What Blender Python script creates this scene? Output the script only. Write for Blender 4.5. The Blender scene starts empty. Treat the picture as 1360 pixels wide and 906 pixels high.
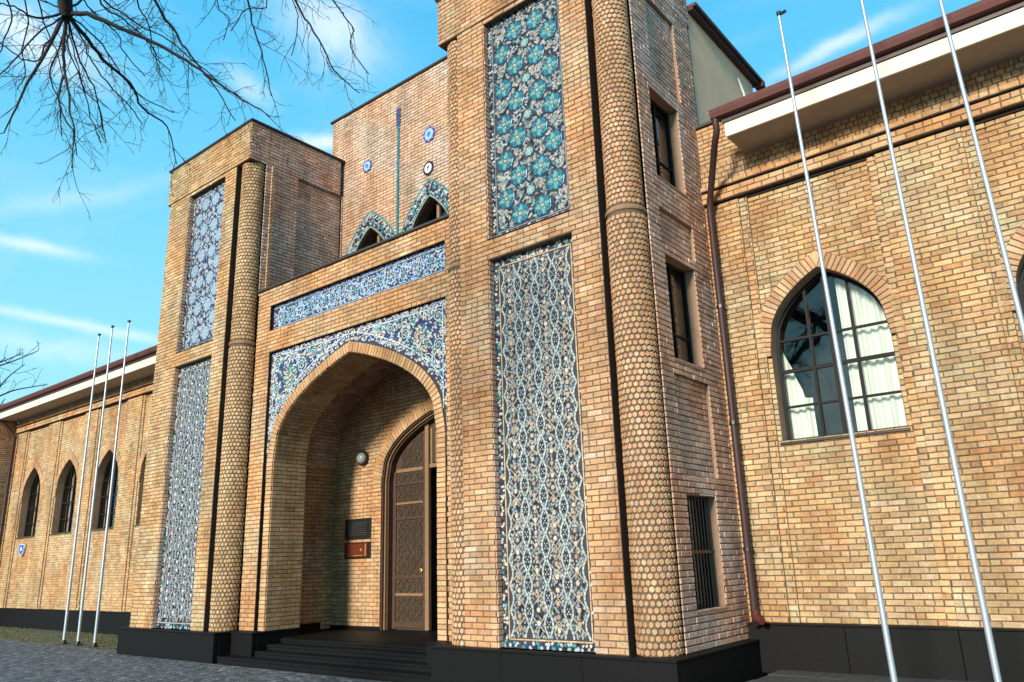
import bpy, math, random
import numpy as np
from mathutils import Vector, Matrix
random.seed(7)
rng = np.random.default_rng(11)
sc = bpy.context.scene
COL = sc.collection
# ------------------------------------------------------------------ camera
YAW, PITCH, ROLL = -0.673589566, 0.276418656, -0.0330261246
FPX = 1020.98
fw = np.array([math.sin(YAW)*math.cos(PITCH), math.cos(YAW)*math.cos(PITCH), math.sin(PITCH)])
rt = np.array([math.cos(YAW), -math.sin(YAW), 0.0])
up = np.cross(rt, fw)
rt2 = rt*math.cos(ROLL) + up*math.sin(ROLL)
up2 = -rt*math.sin(ROLL) + up*math.cos(ROLL)
cd = bpy.data.cameras.new('camera')
cam = bpy.data.objects.new('camera', cd)
COL.objects.link(cam)
cam.matrix_world = Matrix(((rt2[0], up2[0], -fw[0], 0), (rt2[1], up2[1], -fw[1], 0), (rt2[2], up2[2], -fw[2], 1.6), (0, 0, 0, 1)))
cd.lens = FPX/1360*36
cd.sensor_width = 36
cd.clip_start = 0.05
cd.clip_end = 3000
sc.camera = cam
# ------------------------------------------------------------------ world, sun, exposure
SUN_AZ, SUN_EL = 5.0, 19.0       # azimuth from straight behind the viewer of the facade, towards the left
sun_dir = Vector((math.sin(math.radians(SUN_AZ))*math.cos(math.radians(SUN_EL)),
                  -math.cos(math.radians(SUN_AZ))*math.cos(math.radians(SUN_EL)),
                  math.sin(math.radians(SUN_EL))))
W = bpy.data.worlds.new('World')
sc.world = W
W.use_nodes = True
nt = W.node_tree
nt.nodes.clear()
def N(t, **kw):
    n = nt.nodes.new(t)
    for k, v in kw.items(): setattr(n, k, v)
    return n
L = lambda a, b: nt.links.new(a, b)
out = N('ShaderNodeOutputWorld'); bg = N('ShaderNodeBackground'); L(bg.outputs[0], out.inputs[0])
sky = N('ShaderNodeTexSky', sky_type='NISHITA', sun_disc=False)
sky.sun_elevation = math.radians(SUN_EL)
sky.sun_rotation = math.atan2(sun_dir.x, sun_dir.y)
sky.dust_density = 0.6; sky.ozone_density = 1.2
bg.inputs[1].default_value = 0.1
tint = N('ShaderNodeMix', data_type='RGBA', blend_type='MULTIPLY'); tint.inputs[0].default_value = 1
tint.inputs[7].default_value = (0.85, 1.12, 1.15, 1)
L(sky.outputs[0], tint.inputs[6])
# clear winter sky: the physical sky blended with a plain height gradient, even all round
tc0 = N('ShaderNodeTexCoord'); sp0 = N('ShaderNodeSeparateXYZ'); L(tc0.outputs['Generated'], sp0.inputs[0])
gr0 = N('ShaderNodeValToRGB'); L(sp0.outputs[2], gr0.inputs[0])
e = gr0.color_ramp.elements; e[0].position = 0; e[0].color = (.55, .90, .97, 1); e[1].position = .9; e[1].color = (.03, .34, .80, 1)
e = gr0.color_ramp.elements.new(.25); e.color = (.30, .79, .97, 1)
e = gr0.color_ramp.elements.new(.56); e.color = (.11, .60, .97, 1)
sc0 = N('ShaderNodeVectorMath', operation='SCALE'); L(gr0.outputs[0], sc0.inputs[0]); sc0.inputs['Scale'].default_value = 9.5
mx0 = N('ShaderNodeMix', data_type='RGBA'); mx0.inputs[0].default_value = .80; L(tint.outputs[2], mx0.inputs[6]); L(sc0.outputs[0], mx0.inputs[7])
tc = N('ShaderNodeTexCoord')
mp = N('ShaderNodeMapping'); mp.inputs['Rotation'].default_value = (0.25, 0.1, 0.5); mp.inputs['Scale'].default_value = (1.6, 4.5, 7.5)
L(tc.outputs['Generated'], mp.inputs[0])
n1 = N('ShaderNodeTexNoise'); n1.inputs['Scale'].default_value = 1.25; n1.inputs['Detail'].default_value = 9; n1.inputs['Roughness'].default_value = .6; n1.inputs['Distortion'].default_value = .5
L(mp.outputs[0], n1.inputs['Vector'])
r1 = N('ShaderNodeMapRange'); r1.inputs['From Min'].default_value = .53; r1.inputs['From Max'].default_value = .80
L(n1.outputs['Fac'], r1.inputs['Value'])
sep = N('ShaderNodeSeparateXYZ'); L(tc.outputs['Generated'], sep.inputs[0])
def cloud(d, across, wa, wb, amp, seed):
    """one cirrus streak of the sky: a direction, the direction it runs along and two angular widths"""
    d = Vector(d).normalized(); a = Vector(across); a = (a - d*a.dot(d)).normalized(); b = d.cross(a)
    da = N('ShaderNodeVectorMath', operation='DOT_PRODUCT'); L(tc.outputs['Generated'], da.inputs[0]); da.inputs[1].default_value = a/wa
    db = N('ShaderNodeVectorMath', operation='DOT_PRODUCT'); L(tc.outputs['Generated'], db.inputs[0]); db.inputs[1].default_value = b/wb
    dd = N('ShaderNodeVectorMath', operation='DOT_PRODUCT'); L(tc.outputs['Generated'], dd.inputs[0]); dd.inputs[1].default_value = d
    nz = N('ShaderNodeTexNoise'); nz.inputs['Scale'].default_value = 14; nz.inputs['Detail'].default_value = 8; nz.inputs['Roughness'].default_value = .65; nz.inputs['Distortion'].default_value = .8
    mq = N('ShaderNodeMapping'); mq.inputs['Location'].default_value = (seed, seed*2, 0); L(tc.outputs['Generated'], mq.inputs[0]); L(mq.outputs[0], nz.inputs['Vector'])
    w = N('ShaderNodeMath', operation='MULTIPLY_ADD'); L(nz.outputs['Fac'], w.inputs[0]); w.inputs[1].default_value = 3.0; w.inputs[2].default_value = -1.5
    b2 = N('ShaderNodeMath', operation='ADD'); L(db.outputs['Value'], b2.inputs[0]); L(w.outputs[0], b2.inputs[1])
    p = N('ShaderNodeMath', operation='MULTIPLY'); L(da.outputs['Value'], p.inputs[0]); L(da.outputs['Value'], p.inputs[1])
    q = N('ShaderNodeMath', operation='MULTIPLY'); L(b2.outputs[0], q.inputs[0]); L(b2.outputs[0], q.inputs[1])
    s = N('ShaderNodeMath', operation='ADD'); L(p.outputs[0], s.inputs[0]); L(q.outputs[0], s.inputs[1])
    e = N('ShaderNodeMath', operation='POWER'); e.inputs[0].default_value = 0.37; L(s.outputs[0], e.inputs[1])
    g = N('ShaderNodeMath', operation='GREATER_THAN'); L(dd.outputs['Value'], g.inputs[0]); g.inputs[1].default_value = 0
    m = N('ShaderNodeMath', operation='MULTIPLY'); L(e.outputs[0], m.inputs[0]); L(g.outputs[0], m.inputs[1])
    m2 = N('ShaderNodeMath', operation='MULTIPLY'); L(m.outputs[0], m2.inputs[0]); m2.inputs[1].default_value = amp
    return m2.outputs[0]
def dirpx(x, y):
    c = np.array([(x-680)/FPX, (453-y)/FPX, 1.0]); d = rt2*c[0] + up2*c[1] + fw*c[2]
    return tuple(d/np.linalg.norm(d))
def diff(a, b): return tuple(np.array(dirpx(*b)) - np.array(dirpx(*a)))
streaks = [((100, 432), (0, 400), (210, 440), .13, .006, .45), ((40, 325), (0, 310), (90, 330), .05, .007, .5),
           ((60, 462), (0, 450), (150, 470), .10, .014, .28), ((30, 45), (0, 35), (90, 80), .07, .022, .65),
           ((440, 40), (400, 0), (500, 60), .06, .035, .60), ((1110, 60), (1050, 90), (1170, 30), .07, .008, .55),
           ((430, 190), (400, 190), (460, 190), .05, .010, .7), ((330, 115), (300, 90), (360, 140), .03, .012, .35),
           ((80, 265), (0, 275), (170, 250), .12, .010, .16)]
cur = N('ShaderNodeMath', operation='MULTIPLY'); L(r1.outputs[0], cur.inputs[0]); cur.inputs[1].default_value = .14
cv = cur.outputs[0]
for i, (c_, a_, b_, wa, wb, am) in enumerate(streaks):
    o_ = cloud(dirpx(*c_), diff(a_, b_), wa, wb, am, 1.7*i+.3)
    ad = N('ShaderNodeMath', operation='ADD'); L(cv, ad.inputs[0]); L(o_, ad.inputs[1]); cv = ad.outputs[0]
cl = N('ShaderNodeMath', operation='MINIMUM'); L(cv, cl.inputs[0]); cl.inputs[1].default_value = 1
mx = N('ShaderNodeMix', data_type='RGBA'); L(cl.outputs[0], mx.inputs[0]); L(mx0.outputs[2], mx.inputs[6]); mx.inputs[7].default_value = (9.0, 9.4, 9.5, 1)
L(mx.outputs[2], bg.inputs[0])
sl = bpy.data.lights.new('sun', 'SUN'); sl.energy = 4.6; sl.angle = math.radians(11); sl.color = (1, .90, .77)
so = bpy.data.objects.new('sun', sl); COL.objects.link(so)
so.rotation_euler = (-sun_dir).to_track_quat('-Z', 'Y').to_euler()
sc.view_settings.view_transform = 'Standard'; sc.view_settings.look = 'None'
sc.view_settings.exposure = 0.35; sc.view_settings.gamma = 1
sc.render.engine = 'CYCLES'
sc.cycles.max_bounces = 6
# ------------------------------------------------------------------ materials
def mat(name, color, rough=.8, metallic=0, noise=0, nscale=20, bump=0, bscale=60, attr=False, spec=.5, rvar=0, stain=False):
    m = bpy.data.materials.new(name); m.use_nodes = True
    t = m.node_tree; b = t.nodes['Principled BSDF']
    b.inputs['Roughness'].default_value = rough; b.inputs['Metallic'].default_value = metallic
    b.inputs['Specular IOR Level'].default_value = spec
    g = t.nodes.new('ShaderNodeTexCoord')
    if attr:
        a = t.nodes.new('ShaderNodeAttribute'); a.attribute_name = 'col'; src = a.outputs['Color']
    else:
        a = t.nodes.new('ShaderNodeRGB'); a.outputs[0].default_value = (*color, 1); src = a.outputs[0]
    if noise:
        n = t.nodes.new('ShaderNodeTexNoise'); n.inputs['Scale'].default_value = nscale; n.inputs['Detail'].default_value = 6
        n.inputs['Roughness'].default_value = .65
        t.links.new(g.outputs['Object'], n.inputs['Vector'])
        r = t.nodes.new('ShaderNodeMapRange'); r.inputs['From Min'].default_value = .25; r.inputs['From Max'].default_value = .75
        r.inputs['To Min'].default_value = 1-noise; r.inputs['To Max'].default_value = 1+noise
        t.links.new(n.outputs['Fac'], r.inputs['Value'])
        x = t.nodes.new('ShaderNodeVectorMath'); x.operation = 'SCALE'
        t.links.new(src, x.inputs[0]); t.links.new(r.outputs[0], x.inputs['Scale']); src = x.outputs[0]
        if rvar:
            q = t.nodes.new('ShaderNodeMapRange'); q.inputs['From Min'].default_value = .3; q.inputs['From Max'].default_value = .7
            q.inputs['To Min'].default_value = rough-rvar; q.inputs['To Max'].default_value = rough+rvar
            t.links.new(n.outputs['Fac'], q.inputs['Value']); t.links.new(q.outputs[0], b.inputs['Roughness'])
    if stain:
        ge = t.nodes.new('ShaderNodeNewGeometry'); mq = t.nodes.new('ShaderNodeMapping'); mq.inputs['Scale'].default_value = (1.5, 1.5, .45)
        t.links.new(ge.outputs['Position'], mq.inputs[0]); n = t.nodes.new('ShaderNodeTexNoise'); n.inputs['Scale'].default_value = 1.3; n.inputs['Detail'].default_value = 7; n.inputs['Roughness'].default_value = .7
        t.links.new(mq.outputs[0], n.inputs['Vector']); rp = t.nodes.new('ShaderNodeValToRGB'); t.links.new(n.outputs['Fac'], rp.inputs[0])
        rp.color_ramp.elements[0].position = .30; rp.color_ramp.elements[0].color = (.58, .49, .42, 1); rp.color_ramp.elements[1].position = .62; rp.color_ramp.elements[1].color = (1.04, 1.04, 1.04, 1)
        x = t.nodes.new('ShaderNodeVectorMath'); x.operation = 'MULTIPLY'; t.links.new(src, x.inputs[0]); t.links.new(rp.outputs[0], x.inputs[1]); src = x.outputs[0]
    t.links.new(src, b.inputs['Base Color'])
    if bump:
        n = t.nodes.new('ShaderNodeTexNoise'); n.inputs['Scale'].default_value = bscale; n.inputs['Detail'].default_value = 5
        t.links.new(g.outputs['Object'], n.inputs['Vector'])
        u = t.nodes.new('ShaderNodeBump'); u.inputs['Strength'].default_value = bump; u.inputs['Distance'].default_value = .01
        t.links.new(n.outputs['Fac'], u.inputs['Height']); t.links.new(u.outputs[0], b.inputs['Normal'])
    return m
M = dict(
    brick=mat('brick', (.4, .3, .2), .85, noise=.28, nscale=35, bump=.5, bscale=90, attr=True, spec=.25, stain=True),
    mortar=mat('mortar', (.12, .092, .068), .95, noise=.3, nscale=12, bump=.4, spec=.1),
    mortar_pale=mat('mortar_pale', (.20, .15, .10), .95, noise=.3, nscale=12, spec=.1),
    groove_shade=mat('groove_shade', (.030, .024, .020), .95, noise=.3, spec=.1),  # near-black colour stands in for the shade inside recesses
    tile=mat('tile', (.4, .4, .4), .32, noise=.16, nscale=45, attr=True, spec=.5),
    tile_bed=mat('tile_bed', (.035, .036, .045), .8, noise=.3),
    granite=mat('granite', (.0065, .0065, .0065), .6, noise=.5, nscale=60, spec=.14, rvar=.08),
    granite_edge=mat('granite_edge', (.05, .052, .055), .5, noise=.3, nscale=90),
    cap=mat('cap', (.028, .024, .024), .6, noise=.3),
    wood=mat('wood', (.065, .032, .018), .55, noise=.45, nscale=18, bump=.5, bscale=40),
    wood_light=mat('wood_light', (.24, .14, .07), .5, noise=.3, nscale=25, bump=.2),
    carved=mat('carved', (.062, .038, .020), .5, noise=.5, nscale=30, bump=1.0, bscale=45),
    plaster=mat('plaster', (.80, .50, .31), .9, noise=.12, nscale=2.2, bump=.3, bscale=30, spec=.2),
    soffit=mat('soffit', (.36, .31, .25), .9, noise=.14, nscale=3.0, bump=.2, spec=.2),
    fascia=mat('fascia', (.64, .60, .48), .6, noise=.07, nscale=4),
    gutter=mat('gutter', (.085, .017, .012), .7, noise=.25, nscale=6),
    gutter_dark=mat('gutter_dark', (.045, .022, .020), .5, noise=.25),
    frame=mat('window_frame', (.010, .010, .011), .6, spec=.2),
    reveal=mat('reveal', (.32, .20, .125), .8, noise=.2, nscale=8),
    dark=mat('interior', (.02, .02, .022), .9),
    curtain=mat('curtain', (.72, .76, .70), .9, noise=.05, nscale=8),
    pole=mat('pole_metal', (.42, .47, .52), .45, metallic=.5, noise=.08, nscale=12),
    black=mat('black_metal', (.012, .012, .012), .4),
    white=mat('white_paint', (.8, .8, .78), .4),
    bark=mat('bark', (.022, .016, .015), .9, noise=.3, nscale=30, bump=.5),
    turq=mat('turquoise_glaze', (.02, .17, .21), .3, noise=.25, nscale=20),
    blue=mat('sign_blue', (.01, .12, .62), .35),
    plaque=mat('plaque_dark', (.012, .020, .028), .3, noise=.3, nscale=40),
    plaque_red=mat('plaque_red', (.12, .022, .012), .4, noise=.4, nscale=30),
    gold=mat('gold', (.55, .30, .06), .4, metallic=.4),
    globe=mat('lamp_globe', (.34, .36, .36), .2),
    roofing=mat('roofing', (.07, .03, .026), .6, noise=.2),
    ground=mat('paving', (.050, .056, .062), .8, noise=.4, nscale=9, bump=.6, bscale=40),
    sett=mat('sett', (.1, .1, .1), .75, noise=.35, nscale=30, bump=.6, attr=True),
    soil=mat('soil', (.085, .085, .055), .95, noise=.4, nscale=5, bump=.6),
    grass=mat('grass', (.12, .12, .04), .9, attr=True, spec=.1),
    slab=mat('pavement', (.05, .05, .047), .85, noise=.35, nscale=7, bump=.5),
)
def glass():
    m = bpy.data.materials.new('glass'); m.use_nodes = True; t = m.node_tree; t.nodes.clear()
    o = t.nodes.new('ShaderNodeOutputMaterial'); mix = t.nodes.new('ShaderNodeMixShader'); f = t.nodes.new('ShaderNodeFresnel'); f.inputs['IOR'].default_value = 1.9
    tr = t.nodes.new('ShaderNodeBsdfTransparent'); tr.inputs[0].default_value = (.93, .97, .94, 1)
    gl = t.nodes.new('ShaderNodeBsdfGlossy'); gl.inputs['Roughness'].default_value = .02
    n = t.nodes.new('ShaderNodeTexNoise'); n.inputs['Scale'].default_value = 1.5; g = t.nodes.new('ShaderNodeTexCoord'); t.links.new(g.outputs['Object'], n.inputs['Vector'])
    b = t.nodes.new('ShaderNodeBump'); b.inputs['Strength'].default_value = .05; b.inputs['Distance'].default_value = .05
    t.links.new(n.outputs['Fac'], b.inputs['Height']); t.links.new(b.outputs[0], gl.inputs['Normal'])
    t.links.new(f.outputs[0], mix.inputs[0]); t.links.new(tr.outputs[0], mix.inputs[1]); t.links.new(gl.outputs[0], mix.inputs[2]); t.links.new(mix.outputs[0], o.inputs[0])
    return m
M['glass'] = glass()
# ------------------------------------------------------------------ mesh accumulator
class Acc:
    def __init__(s): s.v = []; s.n = 0; s.f = {}; s.c = {}
    def add(s, V, F, C=None):
        """V (n,3); F list of index tuples or array (m,k); C one colour or one per face"""
        V = np.asarray(V, float).reshape(-1, 3)
        if isinstance(F, np.ndarray): groups = [(F, C)]
        else:
            d = {}
            for i, f in enumerate(F): d.setdefault(len(f), []).append(i)
            groups = [(np.array([F[i] for i in ids]), None if C is None else (np.asarray(C)[ids] if np.ndim(C) == 2 else C)) for ids in d.values()]
        for A, c in groups:
            k = A.shape[1]
            s.f.setdefault(k, []).append(A + s.n)
            if c is None: c = (.5, .5, .5)
            c = np.asarray(c, float)
            if c.ndim == 1: c = np.tile(c, (len(A), 1))
            s.c.setdefault(k, []).append(c)
        s.v.append(V); s.n += len(V)
    def build(s, name, m, parent=None, kind=None, smooth=False):
        me = bpy.data.meshes.new(name)
        if s.n:
            V = np.concatenate(s.v); me.vertices.add(len(V)); me.vertices.foreach_set('co', V.ravel())
            li = []; lt = []; cc = []
            for k in s.f:
                A = np.concatenate(s.f[k]); li.append(A.ravel()); lt.append(np.full(len(A), k)); cc.append(np.concatenate(s.c[k]))
            li = np.concatenate(li); lt = np.concatenate(lt); cc = np.concatenate(cc)
            me.loops.add(len(li)); me.loops.foreach_set('vertex_index', li.astype(np.int32))
            me.polygons.add(len(lt)); ls = np.concatenate([[0], np.cumsum(lt)[:-1]])
            me.polygons.foreach_set('loop_start', ls.astype(np.int32)); me.polygons.foreach_set('loop_total', lt.astype(np.int32))
            me.polygons.foreach_set('use_smooth', np.full(len(lt), bool(smooth)))
            me.update(calc_edges=True)
            a = me.attributes.new('col', 'FLOAT_COLOR', 'FACE')
            a.data.foreach_set('color', np.c_[cc, np.ones(len(cc))].ravel().astype(np.float32))
            me.validate()
        me.materials.append(M[m] if isinstance(m, str) else m)
        o = bpy.data.objects.new(name, me); COL.objects.link(o)
        if parent: o.parent = parent
        if kind: o['kind'] = kind
        return o
    def box(s, x0, x1, y0, y1, z0, z1, c=None):
        V = [(x, y, z) for z in (z0, z1) for y in (y0, y1) for x in (x0, x1)]
        s.add(V, np.array([(0, 2, 3, 1), (4, 5, 7, 6), (0, 1, 5, 4), (2, 6, 7, 3), (0, 4, 6, 2), (1, 3, 7, 5)]), c)
    def build_each(s, name, m, parent):
        """every box added becomes an object of its own"""
        k = 0; o = None
        for V in s.v:
            A = Acc(); A.add(V, np.array([(0, 2, 3, 1), (4, 5, 7, 6), (0, 1, 5, 4), (2, 6, 7, 3), (0, 4, 6, 2), (1, 3, 7, 5)])); o = A.build(name, m, parent)
        return o
    def bbox(s, x0, x1, y0, y1, z0, z1, b=.008, c=None):
        """box with chamfered edges"""
        xs = (x0, x1); ys = (y0, y1); zs = (z0, z1); V = []; ix = {}
        for i in (0, 1):
            for j in (0, 1):
                for k in (0, 1):
                    sx, sy, sz = (1, -1)[i], (1, -1)[j], (1, -1)[k]
                    for a in range(3):
                        p = [xs[i]+sx*b, ys[j]+sy*b, zs[k]+sz*b]; p[a] = (xs[i], ys[j], zs[k])[a]
                        ix[(i, j, k, a)] = len(V); V.append(p)
        F = []
        for a in range(3):
            for e in (0, 1):
                o = [x for x in range(3) if x != a]; q = []
                for (p, r) in ((0, 0), (1, 0), (1, 1), (0, 1)):
                    t = [0, 0, 0]; t[a] = e; t[o[0]] = p; t[o[1]] = r; q.append(ix[(*t, a)])
                F.append(q)
        for a in range(3):      # edges running along axis a
            o = [x for x in range(3) if x != a]
            for p in (0, 1):
                for r in (0, 1):
                    q = []
                    for e, ax in ((0, o[0]), (1, o[0]), (1, o[1]), (0, o[1])):
                        t = [0, 0, 0]; t[a] = e; t[o[0]] = p; t[o[1]] = r; q.append(ix[(*t, ax)])
                    F.append(q)
        for i in (0, 1):
            for j in (0, 1):
                for k in (0, 1): F.append([ix[(i, j, k, a)] for a in range(3)])
        s.add(V, F, c)
    def tube(s, pts, rad, n=8, c=None, cap=True):
        pts = [np.array(p, float) for p in pts]; m = len(pts)
        rad = [rad]*m if np.isscalar(rad) else rad
        t0 = pts[1]-pts[0]; t0 = t0/(np.linalg.norm(t0)+1e-9)
        a = np.cross(t0, (0, 0, 1) if abs(t0[2]) < .9 else (1, 0, 0)); a = a/np.linalg.norm(a)
        V = []
        for i in range(m):
            t = pts[min(i+1, m-1)]-pts[max(i-1, 0)]; t = t/(np.linalg.norm(t)+1e-9)
            a = a-t*a.dot(t); a = a/(np.linalg.norm(a)+1e-9); b = np.cross(t, a)
            for k in range(n):
                th = 2*math.pi*k/n; V.append(pts[i]+rad[i]*(math.cos(th)*a+math.sin(th)*b))
        F = [(i*n+k, i*n+(k+1) % n, (i+1)*n+(k+1) % n, (i+1)*n+k) for i in range(m-1) for k in range(n)]
        s.add(V, np.array(F), c)
        if cap:
            s.add(V[:n], [tuple(range(n))[::-1]], c); s.add(V[-n:], [tuple(range(n))], c)
    def lathe(s, c0, prof, n=24, c=None):
        V = [(c0[0]+r*math.cos(2*math.pi*k/n), c0[1]+r*math.sin(2*math.pi*k/n), c0[2]+z) for r, z in prof for k in range(n)]
        F = [(i*n+k, i*n+(k+1) % n, (i+1)*n+(k+1) % n, (i+1)*n+k) for i in range(len(prof)-1) for k in range(n)]
        s.add(V, np.array(F), c)
# frames: O origin, U along the wall, V up, Nn outwards
class Fr:
    def __init__(s, O, U, Nn, V=(0, 0, 1)):
        s.O = np.array(O, float); s.U = np.array(U, float); s.V = np.array(V, float); s.N = np.array(Nn, float)
    def p(s, u, v, n): return s.O + np.multiply.outer(u, s.U) + np.multiply.outer(v, s.V) + np.multiply.outer(n, s.N)
    def off(s, n): return Fr(s.O + s.N*n, s.U, s.N, s.V)
def front(Y): return Fr((0, Y, 0), (1, 0, 0), (0, -1, 0))             # u = world x
def rside(X): return Fr((X, 0, 0), (0, 1, 0), (1, 0, 0))              # u = world y, faces +x
def lside(X): return Fr((X, 0, 0), (0, 1, 0), (-1, 0, 0))
# ------------------------------------------------------------------ bricks
PAL = dict(
    buff=[((.47, .345, .185), 5), ((.52, .40, .235), 4), ((.44, .285, .13), 3), ((.40, .215, .095), 2), ((.30, .18, .09), 1), ((.56, .46, .30), 1)],
    orange=[((.47, .30, .165), 5), ((.50, .345, .20), 4), ((.44, .245, .115), 4), ((.36, .17, .085), 1.5), ((.52, .40, .28), 2)],
    pink=[((.50, .37, .27), 5), ((.46, .32, .23), 4), ((.53, .41, .30), 3), ((.42, .28, .19), 1), ((.55, .44, .35), 1)],
    side=[((.62, .43, .33), 5), ((.55, .37, .28), 4), ((.46, .27, .20), 3), ((.66, .50, .40), 3)],
    gold=[((.52, .335, .175), 5), ((.47, .275, .125), 4), ((.54, .40, .24), 3), ((.40, .22, .11), 2)])
def palette(name, n, r):
    P = PAL[name]; w = np.array([x[1] for x in P], float); w /= w.sum()
    K = np.array([x[0] for x in P]); mean = (K*w[:, None]).sum(0)
    c = mean*.5+K[r.choice(len(P), n, p=w)]*.5
    return c*np.array([1.10, 1.045, 1.02])*(1+r.normal(0, .075, (n, 1)))*(1+r.normal(0, .025, (n, 3)))
def add_bricks(acc, fr, R, depth, cols, r, ch=.006):
    """R (n,4): u0,u1,v0,v1 of every brick"""
    R = np.asarray(R, float)
    if len(R) == 0: return
    n = len(R); d = depth + r.normal(0, .0022, n)
    c = np.minimum(ch, (R[:, 1]-R[:, 0])*.3)
    j = lambda: r.normal(0, .0016, n)
    us, vs, ns = [], [], []
    for (a, b) in ((0, 2), (1, 2), (1, 3), (0, 3)):
        us.append(R[:, a]); vs.append(R[:, b]); ns.append(np.zeros(n)-.004)
    for (a, b) in ((0, 2), (1, 2), (1, 3), (0, 3)):
        us.append(R[:, a]+j()); vs.append(R[:, b]+j()); ns.append(d-ch+j()*.5)
    for (a, b, su, sv) in ((0, 2, 1, 1), (1, 2, -1, 1), (1, 3, -1, -1), (0, 3, 1, -1)):
        us.append(R[:, a]+su*c+j()); vs.append(R[:, b]+sv*ch+j()); ns.append(d+j()*.5)
    Uv = np.stack(us, 1); Vv = np.stack(vs, 1); Nv = np.stack(ns, 1)
    P = fr.O + Uv[..., None]*fr.U + Vv[..., None]*fr.V + Nv[..., None]*fr.N
    T = [(0, 1, 5, 4), (1, 2, 6, 5), (2, 3, 7, 6), (3, 0, 4, 7), (4, 5, 9, 8), (5, 6, 10, 9), (6, 7, 11, 10), (7, 4, 8, 11), (8, 9, 10, 11)]
    F = (np.array(T)[None] + (np.arange(n)*12)[:, None, None]).reshape(-1, 4)
    acc.add(P.reshape(-1, 3), F, np.repeat(cols, 9, 0))
def intervals(v, u0, u1, cuts):
    iv = [(u0, u1)]
    for c in cuts:
        q = c(v)
        if not q: continue
        a, b = q; nx = []
        for (x, y) in iv:
            if b <= x or a >= y: nx.append((x, y)); continue
            if a > x: nx.append((x, a))
            if b < y: nx.append((b, y))
        iv = nx
    return iv
def rect(a, b, v0, v1): return lambda v: (a, b) if v0 <= v <= v1 else None
AP, AQ = 1.08, .40
def arch_half(v, w, s, a):
    if v <= s: return w
    if v >= a: return 0
    t = 1-((v-s)/(a-s))**(1/AQ)
    return w*max(t, 0)**(1/AP)
def arch_cut(uc, w, s, a, v0): return lambda v: (uc-arch_half(v, w, s, a), uc+arch_half(v, w, s, a)) if v0 <= v < a else None
def ring_cut(uc, w, s, a, v0): return lambda v: None if not v0 <= v < a+.07 else ((uc-w, uc+w) if v < s-.04 else (uc-arch_half(v, w+.05, s, a+.07), uc+arch_half(v, w+.05, s, a+.07)))
def arch_curve(uc, w, s, a, v0, n=26, low=None):
    """left foot, over the point, right foot"""
    R = []
    th = np.linspace(0, 1, n)
    for q in th:
        t = math.sin(q*math.pi/2)**1.0
        t = 1-t
        t = 1-(1-t)**1.6 if False else t
        R.append((w*t, s+(a-s)*max(1-t**AP, 0)**AQ))
    R = [(w, z) for z in (np.linspace(v0, s, 2)[:-1] if v0 < s-1e-6 else [])] + R
    left = [(uc-x, z) for x, z in R]; right = [(uc+x, z) for x, z in R[::-1][1:]]
    return np.array(left+right)
SINGLES = {'n': 0}
variants = {}
def brick_variant(pal, k, lu, lv, dep):
    key = (pal, k, round(lu, 3), round(lv, 3))
    if key not in variants:
        a = Acc(); r = np.random.default_rng(900+k)
        add_bricks(a, Fr((0, 0, 0), (1, 0, 0), (0, -1, 0)), [(0, lu, 0, lv)], dep, palette(pal, 1, r), r)
        o = a.build('brick', 'brick'); me = o.data; bpy.data.objects.remove(o); variants[key] = me
    return variants[key]
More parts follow.
